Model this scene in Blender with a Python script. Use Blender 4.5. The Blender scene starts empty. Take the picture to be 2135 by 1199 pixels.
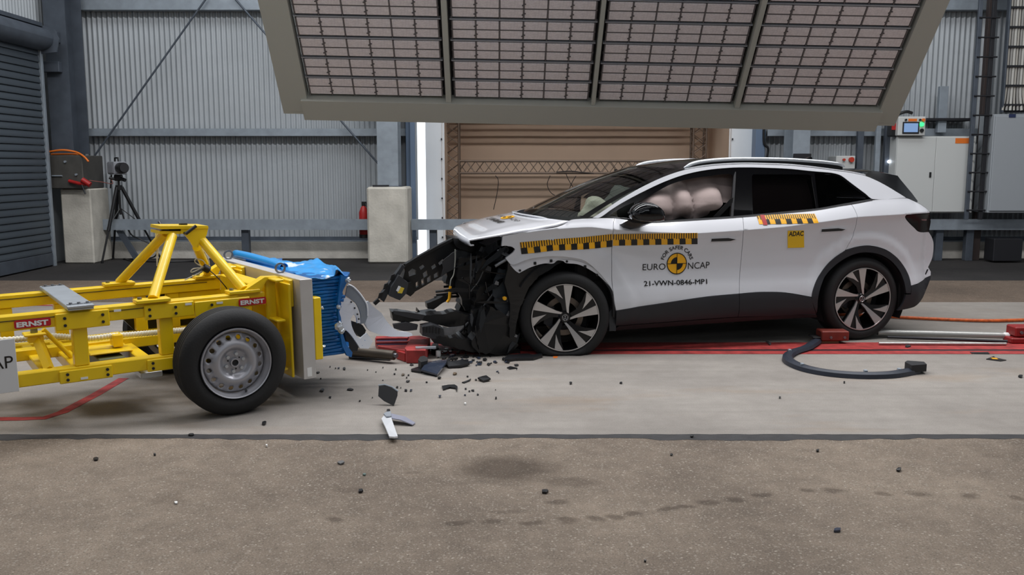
import bpy, bmesh, math, random
import numpy as np
from mathutils import Vector, Matrix
from mathutils.geometry import delaunay_2d_cdt
random.seed(7)
SC = bpy.context.scene
COL = SC.collection
# ------------------------------------------------------------------ camera, world, lights, exposure
FOC, PITCH, CAMH = 1867.17, 0.1343, 1.5456
CX, CY = 1067.5, 599.5
cd = bpy.data.cameras.new('camera'); cd.sensor_width = 36.0; cd.lens = 36.0*FOC/2135.0; cd.clip_end = 200
cam = bpy.data.objects.new('camera', cd); COL.objects.link(cam)
cam.location = (0, 0, CAMH); cam.rotation_euler = (math.pi/2-PITCH, 0, 0)
SC.camera = cam
SC.view_settings.view_transform = 'Standard'; SC.view_settings.look = 'None'
SC.view_settings.gamma = 1.0; SC.view_settings.use_curve_mapping = False
SC.view_settings.exposure = -0.12
try: SC.cycles.use_denoising = True
except Exception: pass
SC.cycles.max_bounces = 7; SC.cycles.diffuse_bounces = 3; SC.cycles.glossy_bounces = 3
SC.cycles.transparent_max_bounces = 10; SC.cycles.caustics_reflective = False; SC.cycles.caustics_refractive = False
wd = bpy.data.worlds.new('overcast'); SC.world = wd; wd.use_nodes = True
wd.node_tree.nodes['Background'].inputs[0].default_value = (0.86, 0.93, 1.0, 1)
wd.node_tree.nodes['Background'].inputs[1].default_value = 2.2
def area(name, loc, sx, sy, power, col=(1, 1, 1), rot=(0, 0, 0)):
    l = bpy.data.lights.new(name, 'AREA'); l.shape = 'RECTANGLE'; l.size = sx; l.size_y = sy; l.energy = power; l.color = col
    o = bpy.data.objects.new(name, l); COL.objects.link(o); o.location = loc; o.rotation_euler = rot
    return o
# rows of ceiling lamps along the hall
area('ceiling_lamp_row', (0.5, 2.4, 7.2), 15, 0.45, 190, (.97, .975, 1))
area('ceiling_lamp_row', (0.5, 7.3, 7.2), 15, 0.9, 1000, (.98, .98, 1))
area('ceiling_lamp_row', (0.5, 11.6, 7.4), 15, 2.4, 420, (.93, .97, 1))
area('skylight', (1.5, -3.0, 7.6), 12, 2.5, 110, (.86, .93, 1))
# unseen fill light added behind the camera to brighten lamp bank and back wall
area('front_wall_fill', (1.5, -8.9, 5.6), 16, 1.6, 190, (.86, .93, 1), (math.pi/2, 0, 0))
# ------------------------------------------------------------------ helpers: measuring
def ray(u, v):
    x = (u-CX)/FOC; y = -(v-CY)/FOC
    c, s = math.cos(PITCH), math.sin(PITCH)
    return np.array([x, c+y*s, -s+y*c])
EYE = np.array([0, 0, CAMH])
class Frame:
    """a thing's own axes: x along it, y across it (away from us), z up"""
    def __init__(self, o, th, pitch=0.0):
        self.o = np.array(o, float); self.th = th; self.pitch = pitch
        M = Matrix.Rotation(th, 3, 'Z') @ Matrix.Rotation(pitch, 3, 'Y')
        self.R = np.array(M).T
    def hit(self, u, v, ax, val):
        o = self.R@(EYE-self.o); d = self.R@ray(u, v); k = (val-o[ax])/d[ax]
        return o+k*d
WLD = Frame((0, 0, 0), 0)
CAR = Frame((.4379, 7.2456, 0), .2379)
TRO = Frame((-1.7041, 5.4437, 0), .6111, -.014)
def gp(u, v, z=0.0):
    return WLD.hit(u, v, 2, z)
def wp(u, v, Y):
    return WLD.hit(u, v, 1, Y)
# ------------------------------------------------------------------ helpers: materials
def lin(c):
    return tuple((x/12.92 if x <= .04045 else ((x+.055)/1.055)**2.4) for x in c)
def rgb(r, g, b):
    return lin((r/255, g/255, b/255))
MATS = {}
def mat(name, col, rough=.5, metal=0.0, bump=0.0, bscale=40, var=0.0, vscale=6, coat=0.0, spec=.5, emit=None, estr=0.0, stretch=None):
    if name in MATS: return MATS[name]
    m = bpy.data.materials.new(name); m.use_nodes = True; MATS[name] = m
    nt = m.node_tree; b = nt.nodes['Principled BSDF']
    b.inputs['Base Color'].default_value = (*col, 1); b.inputs['Roughness'].default_value = rough
    b.inputs['Metallic'].default_value = metal; b.inputs['Coat Weight'].default_value = coat; b.inputs['Coat Roughness'].default_value = .04
    b.inputs['Specular IOR Level'].default_value = spec
    if emit: b.inputs['Emission Color'].default_value = (*emit, 1); b.inputs['Emission Strength'].default_value = estr
    if bump or var:
        tc = nt.nodes.new('ShaderNodeTexCoord'); src = tc.outputs['Object']
        if stretch:
            mp = nt.nodes.new('ShaderNodeMapping'); mp.inputs['Scale'].default_value = stretch
            nt.links.new(src, mp.inputs[0]); src = mp.outputs[0]
    if var:
        n = nt.nodes.new('ShaderNodeTexNoise'); n.inputs['Scale'].default_value = vscale; n.inputs['Detail'].default_value = 6
        nt.links.new(src, n.inputs['Vector'])
        r = nt.nodes.new('ShaderNodeValToRGB'); r.color_ramp.elements[0].position = .3; r.color_ramp.elements[1].position = .7
        r.color_ramp.elements[0].color = (*[max(0, c*(1-var)) for c in col], 1); r.color_ramp.elements[1].color = (*[min(1, c*(1+var)) for c in col], 1)
        nt.links.new(n.outputs['Fac'], r.inputs[0]); nt.links.new(r.outputs[0], b.inputs['Base Color'])
    if bump:
        n = nt.nodes.new('ShaderNodeTexNoise'); n.inputs['Scale'].default_value = bscale; n.inputs['Detail'].default_value = 4
        nt.links.new(src, n.inputs['Vector'])
        bp = nt.nodes.new('ShaderNodeBump'); bp.inputs['Strength'].default_value = bump; bp.inputs['Distance'].default_value = .02
        nt.links.new(n.outputs['Fac'], bp.inputs['Height']); nt.links.new(bp.outputs[0], b.inputs['Normal'])
    return m
def glass(name, tint, ior=1.45, rough=0.0):
    m = bpy.data.materials.new(name); m.use_nodes = True; nt = m.node_tree; MATS[name] = m
    for n in list(nt.nodes): nt.nodes.remove(n)
    o = nt.nodes.new('ShaderNodeOutputMaterial'); mx = nt.nodes.new('ShaderNodeMixShader'); f = nt.nodes.new('ShaderNodeFresnel')
    t = nt.nodes.new('ShaderNodeBsdfTransparent'); g = nt.nodes.new('ShaderNodeBsdfGlossy')
    f.inputs['IOR'].default_value = ior; t.inputs[0].default_value = (*tint, 1); g.inputs['Roughness'].default_value = rough
    nt.links.new(f.outputs[0], mx.inputs[0]); nt.links.new(t.outputs[0], mx.inputs[1]); nt.links.new(g.outputs[0], mx.inputs[2]); nt.links.new(mx.outputs[0], o.inputs[0])
    return m
# ------------------------------------------------------------------ helpers: objects
def tag(o, label=None, cat=None, group=None, kind=None):
    if label: o['label'] = label
    if cat: o['category'] = cat
    if group: o['group'] = group
    if kind: o['kind'] = kind
    return o
def empty(name, loc=(0, 0, 0), rot=(0, 0, 0), parent=None):
    o = bpy.data.objects.new(name, None); COL.objects.link(o); o.location = loc; o.rotation_euler = rot; o.parent = parent
    o.empty_display_size = .1
    return o
def link(name, me, m=None, parent=None):
    o = bpy.data.objects.new(name, me); COL.objects.link(o); o.parent = parent
    if m is not None:
        for x in (m if isinstance(m, (list, tuple)) else [m]): me.materials.append(x)
    return o
def mesh(name, verts, faces, m=None, parent=None, smooth=False, mi=None):
    me = bpy.data.meshes.new(name); me.from_pydata([tuple(map(float, v)) for v in verts], [], faces); me.update()
    if smooth: me.polygons.foreach_set('use_smooth', [True]*len(me.polygons))
    if mi: me.polygons.foreach_set('material_index', mi)
    return link(name, me, m, parent)
def frombm(name, bm, m=None, parent=None, smooth=False):
    me = bpy.data.meshes.new(name); bm.normal_update(); bm.to_mesh(me); bm.free()
    if smooth is True: me.polygons.foreach_set('use_smooth', [True]*len(me.polygons))
    elif smooth: 
        me.polygons.foreach_set('use_smooth', [True]*len(me.polygons)); me.set_sharp_from_angle(angle=math.radians(smooth))
    return link(name, me, m, parent)
def bm_box(bm, x0, x1, y0, y1, z0, z1, M=None):
    vs = [bm.verts.new((x, y, z)) for x in (x0, x1) for y in (y0, y1) for z in (z0, z1)]
    if M is not None:
        for v in vs: v.co = M @ v.co
    for f in ((0, 1, 3, 2), (4, 6, 7, 5), (0, 4, 5, 1), (2, 3, 7, 6), (0, 2, 6, 4), (1, 5, 7, 3)):
        bm.faces.new([vs[i] for i in f])
    return vs
def box(name, x0, x1, y0, y1, z0, z1, m, parent=None, bev=.004, M=None):
    bm = bmesh.new(); bm_box(bm, x0, x1, y0, y1, z0, z1, M)
    if bev: bmesh.ops.bevel(bm, geom=bm.edges[:], offset=bev, segments=1, affect='EDGES')
    bmesh.ops.recalc_face_normals(bm, faces=bm.faces)
    return frombm(name, bm, m, parent)
def spline(pts, n=8, closed=False):
    P = [np.array(p, float) for p in pts]; out = []
    N = len(P); R = N if closed else N-1
    for i in range(R):
        p1, p2 = P[i], P[(i+1) % N]
        p0 = P[i-1] if (i > 0 or closed) else 2*p1-p2
        p3 = P[(i+2) % N] if (i+2 < N or closed) else 2*p2-p1
        for k in range(n):
            t = k/n
            out.append(.5*((2*p1)+(-p0+p2)*t+(2*p0-5*p1+4*p2-p3)*t*t+(-p0+3*p1-3*p2+p3)*t**3))
    if not closed: out.append(P[-1])
    return out
def bm_tube(bm, pts, r, seg=10, cap=True):
    P = [Vector(p) for p in pts]; rings = []; up = None
    for i, p in enumerate(P):
        d = (P[min(i+1, len(P)-1)]-P[max(i-1, 0)])
        if d.length < 1e-9: d = Vector((0, 0, 1))
        d.normalize()
        if up is None: up = Vector((0, 0, 1)) if abs(d.z) < .9 else Vector((1, 0, 0))
        a = d.cross(up).normalized(); b = a.cross(d).normalized(); up = b
        rr = r[i] if isinstance(r, (list, tuple)) else r
        rings.append([bm.verts.new(p+a*math.cos(2*math.pi*k/seg)*rr+b*math.sin(2*math.pi*k/seg)*rr) for k in range(seg)])
    for A, B in zip(rings, rings[1:]):
        for k in range(seg): bm.faces.new((A[k], A[(k+1) % seg], B[(k+1) % seg], B[k]))
    if cap: bm.faces.new(rings[0][::-1]); bm.faces.new(rings[-1])
def tube(name, pts, r, m, parent=None, seg=10, smooth=50):
    bm = bmesh.new(); bm_tube(bm, pts, r, seg); bmesh.ops.recalc_face_normals(bm, faces=bm.faces)
    return frombm(name, bm, m, parent, smooth)
def inside(p, poly):
    x, y = p; c = False; j = len(poly)-1
    for i in range(len(poly)):
        xi, yi = poly[i]; xj, yj = poly[j]
        if (yi > y) != (yj > y) and x < (xj-xi)*(y-yi)/(yj-yi)+xi: c = not c
        j = i
    return c
def parea(poly):
    return .5*sum(poly[i-1][0]*poly[i][1]-poly[i][0]*poly[i-1][1] for i in range(len(poly)))
def inset(poly, d):
    P = [np.array(p[:2], float) for p in poly]
    if parea(P) < 0: P = P[::-1]
    out = []
    for i in range(len(P)):
        a, b, c = P[i-1], P[i], P[(i+1) % len(P)]
        e1 = b-a; e2 = c-b; e1 /= (np.linalg.norm(e1)+1e-12); e2 /= (np.linalg.norm(e2)+1e-12)
        n = np.array([-e1[1]-e2[1], e1[0]+e2[0]]); l = np.linalg.norm(n)
        n = n/l if l > 1e-6 else np.array([-e1[1], e1[0]])
        k = max(.4, n@np.array([-e1[1], e1[0]]))
        out.append(b+n*d/k)
    return out
def round_poly(pts, n=5, ang=38):
    """smooth a traced outline, keeping its corners"""
    P = [np.array(p[:2], float) for p in pts]; N = len(P); corner = []
    for i in range(N):
        a = P[i]-P[i-1]; b = P[(i+1) % N]-P[i]
        t = math.degrees(abs(math.atan2(a[0]*b[1]-a[1]*b[0], a@b))); corner.append(t > ang)
    out = []
    for i in range(N):
        p1, p2 = P[i], P[(i+1) % N]; L = np.linalg.norm(p2-p1)
        def tang(k, pk):
            if corner[k]: return None
            t = P[(k+1) % N]-P[k-1]; return t/(np.linalg.norm(t)+1e-9)
        t1, t2 = tang(i, p1), tang((i+1) % N, p2)
        dr = (p2-p1)
        t1 = dr if t1 is None else t1*L; t2 = dr if t2 is None else t2*L
        for k in range(n):
            t = k/n; h = t*t*(3-2*t)
            out.append((2*t**3-3*t*t+1)*p1+(t**3-2*t*t+t)*t1+(-2*t**3+3*t*t)*p2+(t**3-t*t)*t2)
    return out
def densify(poly, step):
    out = []
    for i in range(len(poly)):
        a, b = np.array(poly[i]), np.array(poly[(i+1) % len(poly)]); k = max(1, int(math.ceil(np.linalg.norm(b-a)/step)))
        for j in range(k): out.append(a+(b-a)*j/k)
    return out
def thin(poly, d):
    out = [poly[0]]
    for p in poly[1:]:
        if np.linalg.norm(p-out[-1]) > d: out.append(p)
    if np.linalg.norm(out[-1]-out[0]) < d: out.pop()
    return out
def cdt(outer, holes=(), step=None, extra=()):
    V = []; E = []
    for loop in (outer, *holes):
        b = len(V); V += [Vector((float(p[0]), float(p[1]))) for p in loop]
        E += [(b+i, b+(i+1) % len(loop)) for i in range(len(loop))]
    if step:
        A = np.array(outer); B = np.array([tuple(v) for v in V]); x0, y0 = A.min(0); x1, y1 = A.max(0)
        r = 0; y = y0+step*.5
        while y < y1:
            x = x0+step*(.5 if r % 2 else 1)
            while x < x1:
                if inside((x, y), outer) and not any(inside((x, y), h) for h in holes) and ((B-(x, y))**2).sum(1).min() > (.55*step)**2:
                    V.append(Vector((x, y)))
                x += step
            y += step*.87; r += 1
    if len(extra):
        B = np.array([tuple(v) for v in V[:len(outer)+sum(len(h) for h in holes)]])
        V = V[:len(B)]+[v for v in V[len(B):] if min((v.x-e[0])**2+(v.y-e[1])**2 for e in extra) > .0005]
        V += [Vector((float(e[0]), float(e[1]))) for e in extra if inside(e, outer) and not any(inside(e, h) for h in holes) and ((B-e)**2).sum(1).min() > .012**2]
    vs, _, fs, _, _, _ = delaunay_2d_cdt(V, E, [], 0, 1e-6)
    keep = []
    for f in fs:
        c = sum((vs[i] for i in f), Vector((0, 0)))/len(f)
        if inside(c, outer) and not any(inside(c, h) for h in holes):
            f = list(f)
            a, b, d = vs[f[0]], vs[f[1]], vs[f[2]]
            if (b-a).cross(d-a) < 0: f = f[::-1]
            keep.append(f)
    return [tuple(v) for v in vs], keep
def prism(name, outer, h0, h1, m, parent=None, holes=(), lift=None, bev=0, smooth=False):
    """flat outline (a, b) given thickness: lift(a, b, h) -> point"""
    lift = lift or (lambda a, b, h: (a, b, h))
    outer = [np.array(p[:2], float) for p in outer]
    if parea(outer) < 0: outer = outer[::-1]
    hs = []
    for h in holes:
        h = [np.array(p[:2], float) for p in h]; hs.append(h if parea(h) > 0 else h[::-1])
    vs, fs = cdt(outer, hs)
    bm = bmesh.new()
    A = [bm.verts.new(lift(x, y, h0)) for x, y in vs]; B = [bm.verts.new(lift(x, y, h1)) for x, y in vs]
    cnt = {}
    for f in fs:
        bm.faces.new([A[i] for i in f[::-1]]); bm.faces.new([B[i] for i in f])
        for i in range(len(f)):
            e = (f[i], f[(i+1) % len(f)]); cnt[e] = 1
    for (a, b) in cnt:
        if (b, a) not in cnt: bm.faces.new((A[a], A[b], B[b], B[a]))
    loose = [v for v in bm.verts if not v.link_faces]
    for v in loose: bm.verts.remove(v)
    bmesh.ops.recalc_face_normals(bm, faces=bm.faces)
    return frombm(name, bm, m, parent, smooth)
def prism_px(name, fr, poly, t0, t1, m, parent=None, holes=(), rnd=False, tr=None):
    """outline traced on the plane y=t0 of a frame, thickness to y=t1"""
    def c(pl):
        pl = [fr.hit(u, v, 1, t0) for u, v in pl]; pl = [(p[0], p[2]) for p in pl]
        return round_poly(pl) if rnd else pl
    if tr: lift = lambda a, b, h: tr(a, h, b)
    else: lift = lambda a, b, h: (a, h, b)
    return prism(name, c(poly), t0, t1, m, parent, [c(h) for h in holes], lift)
def revolve(name, prof, m, parent=None, seg=48, smooth=40, axis='y', mi=None):
    """prof: list of (radius, offset along the axis)"""
    bm = bmesh.new(); rings = []
    for r, a in prof:
        ring = []
        for k in range(seg):
            t = 2*math.pi*k/seg; c, s = r*math.cos(t), r*math.sin(t)
            ring.append(bm.verts.new((c, a, s) if axis == 'y' else (c, s, a)))
        rings.append(ring)
    for A, B in zip(rings, rings[1:]):
        for k in range(seg): bm.faces.new((A[k], A[(k+1) % seg], B[(k+1) % seg], B[k]))
    bmesh.ops.recalc_face_normals(bm, faces=bm.faces)
    return frombm(name, bm, m, parent, smooth)
def loft(name, rows, m, parent=None, smooth=True, flip=False):
    n = len(rows[0]); V = [p for r in rows for p in r]
    F = []
    for i in range(len(rows)-1):
        for j in range(n-1):
            q = (i*n+j, i*n+j+1, (i+1)*n+j+1, (i+1)*n+j); F.append(q[::-1] if flip else q)
    return mesh(name, V, F, m, parent, smooth)
def text_geo(body, bold=0.0):
    cu = bpy.data.curves.new('text', 'FONT'); cu.body = body; cu.size = 1; cu.offset = bold; cu.resolution_u = 4
    o = bpy.data.objects.new('text', cu); COL.objects.link(o)
    bpy.context.view_layer.update()
    me = bpy.data.meshes.new_from_object(o.evaluated_get(bpy.context.evaluated_depsgraph_get()))
    V = [tuple(v.co[:2]) for v in me.vertices]; Fs = [tuple(p.vertices) for p in me.polygons]
    bpy.data.objects.remove(o); bpy.data.curves.remove(cu); bpy.data.meshes.remove(me)
    A = np.array(V); lo = A.min(0); hi = A.max(0)
    V = [((x-lo[0])/(hi[0]-lo[0]), y) for x, y in V]
    return V, Fs, (hi[0]-lo[0])
def text_on(name, body, lift, m, parent, bold=0.0, smax=.72, fat=0.0):
    """lift(x, y): x in 0..1 along the words, y in 0..1 over the capitals' height"""
    V, Fs, w = text_geo(body, bold)
    if fat:
        n = len(V); V0, F0 = V, Fs; V, Fs = [], []
        for dx, dy in ((-.5, 0), (.5, 0), (0, .9), (0, -.9), (.35, .6), (-.35, -.6)):
            k = len(V); V += [(x+dx*fat*.8, y+dy*fat*3) for x, y in V0]; Fs += [tuple(i+k for i in f) for f in F0]
    return mesh(name, [lift(x, y/smax) for x, y in V], Fs, m, parent)
def dupe(o, parent=None):
    c = o.copy(); COL.objects.link(c); c.parent = parent
    for k in ('label',):
        pass
    for ch in list(o.children): dupe(ch, c)
    return c
# ------------------------------------------------------------------ materials of the hall
def ramp2(nt, src, p0, p1, c0, c1):
    r = nt.nodes.new('ShaderNodeValToRGB'); r.color_ramp.elements[0].position = p0; r.color_ramp.elements[1].position = p1
    r.color_ramp.elements[0].color = (*c0, 1); r.color_ramp.elements[1].color = (*c1, 1); nt.links.new(src, r.inputs[0]); return r.outputs[0]
def mixc(nt, fac, a, b, mode='MIX'):
    m = nt.nodes.new('ShaderNodeMix'); m.data_type = 'RGBA'; m.blend_type = mode
    for s, x in ((0, fac), (6, a), (7, b)):
        if hasattr(x, 'is_output'): nt.links.new(x, m.inputs[s])
        else: m.inputs[s].default_value = x if s == 0 else (*x, 1)
    return m.outputs[2]
def ground(name, base, dark, specks, spots=(), streak=False, rough=.85):
    m = bpy.data.materials.new(name); m.use_nodes = True; nt = m.node_tree; b = nt.nodes['Principled BSDF']
    tc = nt.nodes.new('ShaderNodeTexCoord'); P = tc.outputs['Object']
    def noise(scale, det=5, src=P, out='Fac'):
        n = nt.nodes.new('ShaderNodeTexNoise'); n.inputs['Scale'].default_value = scale; n.inputs['Detail'].default_value = det; n.inputs['Roughness'].default_value = .6
        nt.links.new(src, n.inputs['Vector']); return n.outputs[out]
    big = noise(.75, 6); c = ramp2(nt, big, .32, .68, dark, base)
    if streak:
        mp = nt.nodes.new('ShaderNodeMapping'); mp.inputs['Scale'].default_value = (.35, 4.2, 1); nt.links.new(P, mp.inputs[0])
        c = mixc(nt, ramp2(nt, noise(1.6, 6, mp.outputs[0]), .45, .75, (0, 0, 0), (.55, .55, .55)), c, tuple(x*.62 for x in base))
        mp2 = nt.nodes.new('ShaderNodeMapping'); mp2.inputs['Scale'].default_value = (.5, 1.5, 1); mp2.inputs['Location'].default_value = (3, 7, 0); nt.links.new(P, mp2.inputs[0])
        c = mixc(nt, ramp2(nt, noise(1.1, 4, mp2.outputs[0]), .56, .74, (0, 0, 0), (.4, .4, .4)), c, rgb(138, 112, 84))
    mid = noise(9, 4); c = mixc(nt, .5 if specks else .22, c, ramp2(nt, mid, .3, .7, (.36, .36, .36), (.64, .64, .64)), 'OVERLAY')
    fine = noise(140, 3); c = mixc(nt, .55 if specks else .3, c, ramp2(nt, fine, .3, .7, (.25, .25, .25), (.75, .75, .75)), 'OVERLAY')
    if specks:
        for sc, th, col, f in ((90, .32, specks, .42), (46, .24, specks, .5), (32, .11, tuple(x*1.5 for x in specks), .6), (70, .24, tuple(x*.4 for x in base), .6)):
            v = nt.nodes.new('ShaderNodeTexVoronoi'); v.inputs['Scale'].default_value = sc
            mp = nt.nodes.new('ShaderNodeMapping'); mp.inputs['Location'].default_value = (sc, 2.3*sc, 0); nt.links.new(P, mp.inputs[0]); nt.links.new(mp.outputs[0], v.inputs['Vector'])
            sp = ramp2(nt, v.outputs['Distance'], th, th+.07, (f, f, f), (0, 0, 0))
            # only some cells carry a pale stone
            pick = ramp2(nt, v.outputs['Color'], .52, .56, (0, 0, 0), (1, 1, 1))
            k = nt.nodes.new('ShaderNodeMath'); k.operation = 'MULTIPLY'; nt.links.new(sp, k.inputs[0]); nt.links.new(pick, k.inputs[1])
            c = mixc(nt, k.outputs[0], c, col)
    if spots:
        wn = nt.nodes.new('ShaderNodeTexNoise'); wn.inputs['Scale'].default_value = 5; wn.inputs['Detail'].default_value = 4; nt.links.new(P, wn.inputs['Vector'])
        wa = nt.nodes.new('ShaderNodeVectorMath'); wa.operation = 'MULTIPLY_ADD'; nt.links.new(wn.outputs['Color'], wa.inputs[0]); wa.inputs[1].default_value = (.16, .16, 0); nt.links.new(P, wa.inputs[2])
        for (x, y, rx, ry, f, col) in spots:
            s = nt.nodes.new('ShaderNodeVectorMath'); s.operation = 'SUBTRACT'; nt.links.new(wa.outputs[0], s.inputs[0]); s.inputs[1].default_value = (x+.08, y+.08, 0)
            d = nt.nodes.new('ShaderNodeVectorMath'); d.operation = 'MULTIPLY'; nt.links.new(s.outputs[0], d.inputs[0]); d.inputs[1].default_value = (1/rx, 1/ry, 0)
            l = nt.nodes.new('ShaderNodeVectorMath'); l.operation = 'LENGTH'; nt.links.new(d.outputs[0], l.inputs[0])
            c = mixc(nt, ramp2(nt, l.outputs['Value'], .45, 1.05, (f, f, f), (0, 0, 0)), c, col, 'MULTIPLY')
    nt.links.new(c, b.inputs['Base Color']); b.inputs['Roughness'].default_value = rough; b.inputs['Specular IOR Level'].default_value = .3
    bp = nt.nodes.new('ShaderNodeBump'); bp.inputs['Strength'].default_value = .5 if specks else .25; bp.inputs['Distance'].default_value = .006
    nt.links.new(fine, bp.inputs['Height']); nt.links.new(bp.outputs[0], b.inputs['Normal'])
    return m
wet = (.42, .39, .37); spots = []
for u, v, a, b_, f in [(1055, 978, .34, .25, .85), (1190, 1005, .17, .10, .55), (1050, 1064, .13, .035, .45), (735, 1020, .09, .05, .4), (2060, 950, .11, .05, .35), (860, 985, .06, .03, .35), (345, 1045, .12, .07, .35)]:
    p = gp(u, v); spots.append((p[0], p[1], a, b_, f, wet))
for u, v in [(963, 1089), (1030, 1090), (1107, 1087), (1185, 1085), (1240, 1083), (1288, 1077), (1325, 1071), (1390, 1060), (1425, 1055), (1480, 1047), (1530, 1040), (1590, 1032), (1680, 1026), (1745, 1025), (1845, 1029), (1920, 1030), (2018, 1035), (2122, 1040), (1160, 1045), (700, 1082)]:
    p = gp(u, v); spots.append((p[0], p[1], .062, .04, .72, wet))
m_front = ground('asphalt', rgb(134, 121, 107), rgb(98, 87, 77), rgb(158, 150, 138), spots)
m_back = ground('rear_asphalt', rgb(116, 101, 88), rgb(92, 80, 70), rgb(140, 128, 115))
m_dark = ground('dark_ground', rgb(56, 53, 52), rgb(42, 40, 40), rgb(68, 66, 64))  # darker tone for the floor strip along the back wall
m_conc = ground('concrete', rgb(154, 148, 141), rgb(130, 124, 118), None, streak=True)
m_tar = mat('tar', rgb(50, 49, 50), .8, bump=.3, bscale=60, var=.25, vscale=12)
m_plinth = mat('plinth_concrete', rgb(200, 195, 186), .85, bump=.25, bscale=35, var=.14, vscale=5)
m_block = mat('block_concrete', rgb(196, 191, 180), .85, bump=.25, bscale=30, var=.16, vscale=3.5)
m_sheet = mat('wall_sheet', rgb(176, 181, 185), .42, .2, var=.05, vscale=2)
m_galv = mat('galvanised_steel', rgb(152, 161, 170), .45, .3, var=.12, vscale=7)
m_galvd = mat('dull_galvanised_steel', rgb(88, 95, 105), .5, .4, var=.15, vscale=5)
m_shut = mat('shutter_slats', rgb(76, 84, 92), .5, .25, var=.06, vscale=3)
m_jamb = mat('blue_grey_jamb', rgb(110, 128, 152), .45, .3)
m_tan = mat('tan_fabric', rgb(216, 188, 164), .9, var=.04, vscale=1.5, bump=.08, bscale=3)
m_tarp = mat('white_tarpaulin', rgb(226, 228, 230), .6, bump=.35, bscale=2.5)
m_truss = mat('truss_tube', rgb(128, 112, 100), .45, .5)
m_bank = mat('grey_green_paint', rgb(196, 196, 186), .55)
m_pane = mat('lamp_glass', rgb(246, 234, 234), .35, var=.1, vscale=40, coat=.3, stretch=(1, 1, 1))
m_chrome = mat('bright_rail', rgb(172, 176, 184), .35, .4)
m_darkm = mat('dark_metal', rgb(42, 42, 46), .5, .3)
m_clampm = mat('clamp_grey', rgb(112, 106, 106), .5, .2)
m_black = mat('black_plastic', rgb(22, 22, 24), .38)
m_blackm = mat('matt_black_plastic', rgb(30, 30, 33), .6)
m_cab = mat('cabinet_paint', rgb(205, 207, 205), .45)
m_cabd = mat('cabinet_paint_grey', rgb(160, 165, 170), .45)
m_orange = mat('orange_label', rgb(232, 120, 40), .5)
m_red = mat('red_paint', rgb(172, 34, 32), .45, var=.15, vscale=9)
m_redw = mat('worn_red_paint', rgb(158, 52, 50), .65, var=.35, vscale=11, bump=.2)
m_greyc = mat('grey_cable', rgb(150, 150, 150), .6)
m_white = mat('white_plastic', rgb(232, 232, 230), .45)
def S(o): o['kind'] = 'structure'; return o
def flat(name, x0, x1, y0, y1, m, z=0.0):
    return S(mesh(name, [(x0, y0, z), (x1, y0, z), (x1, y1, z), (x0, y1, z)], [(0, 1, 2, 3)], m))
# ------------------------------------------------------------------ floor
flat('floor', -7.45, 11.5, -9, 4.995, m_front)
fl = flat('floor_lane', -7.45, 11.5, 5.04, 10.18, m_conc)
flat('floor_rear', -7.45, 11.5, 10.18, 12.15, m_back)
flat('floor_apron', -7.45, 11.5, 12.15, 15.32, m_dark)
# tarred joint with a ragged edge, a little below the slabs
random.seed(3); V = []; F = []
n = 240
for i in range(n+1):
    x = -7.45+18.95*i/n
    V += [(x, 4.958+random.uniform(-.022, .015)+.02*math.sin(i*.21), .0012), (x, 5.052+random.uniform(-.006, .006), .0012)]
    if i: F.append((2*i-2, 2*i, 2*i+1, 2*i-1))
S(mesh('trim_1', V, F, m_tar))
# ------------------------------------------------------------------ walls
def corr(name, a0, a1, z0, z1, pos, m, axis='x', per=.0855, amp=.016, parent=None):
    n = int((a1-a0)/per*8); V = []; F = []
    for i in range(n+1):
        a = a0+(a1-a0)*i/n; d = amp*math.sin(2*math.pi*a/per)
        for z in (z0, z1): V.append((a, pos+d, z) if axis == 'x' else (pos+d, a, z))
        if i: F.append((2*i-2, 2*i, 2*i+1, 2*i-1))
    return mesh(name, V, F, m, parent, True)
wb = S(corr('wall_back', -7.45, -1.60, .30, 8, 15.3, m_sheet))
S(corr('wall_back.001', 4.12, 11.5, .30, 8, 15.3, m_sheet))
S(corr('wall_back.002', -1.60, 4.12, 4.2, 8, 15.3, m_sheet))
wl = S(box('wall_left', -7.7, -7.45, -9, 15.5, 0, 8, m_sheet, bev=0))
corr('sheet', 6, 15.0, 3.7, 8, -7.42, m_sheet, 'y', parent=wl)
S(box('wall_right', 11.5, 11.7, -9, 15.5, 0, 8, m_sheet, bev=0))
m_dwall = mat('dark_wall_panels', rgb(92, 95, 100), .6)
S(box('wall_front', -7.7, 11.7, -9.2, -9, 0, 8, m_dwall, bev=0))
S(box('ceiling', -7.7, 11.7, -9.2, 15.5, 8, 8.2, m_dwall, bev=0))
# plinth, flashing, purlins
def plinth(x0, x1):
    p = S(box('trim_2', x0, x1, 15.1, 15.34, 0, .285, m_plinth))
    box('flashing', x0, x1, 15.12, 15.28, .285, .30, m_galv, p, 0)
    box('cover_strip', x0, x1, 15.22, 15.28, .30, .36, m_galvd, p, 0)
plinth(-7.4, -1.62); plinth(4.12, 11.5)
def ibeam(name, x0, x1, Y, z0, z1, m, d=.16, label=None):
    """C section with its back to the hall"""
    bm = bmesh.new()
    bm_box(bm, x0, x1, Y, Y+.012, z0, z1); bm_box(bm, x0, x1, Y+.013, Y+d, z1-.01, z1); bm_box(bm, x0, x1, Y+.013, Y+d, z0, z0+.01)
    return S(frombm(name, bm, m))
for x0, x1 in ((-7.05, -1.76), (4.25, 11.4)):
    ibeam('trim_3', x0, x1, 15.1, 2.05, 2.172, m_galv)
    ibeam('trim_4', x0, x1, 15.08, 4.08, 4.42, m_galv)
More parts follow.
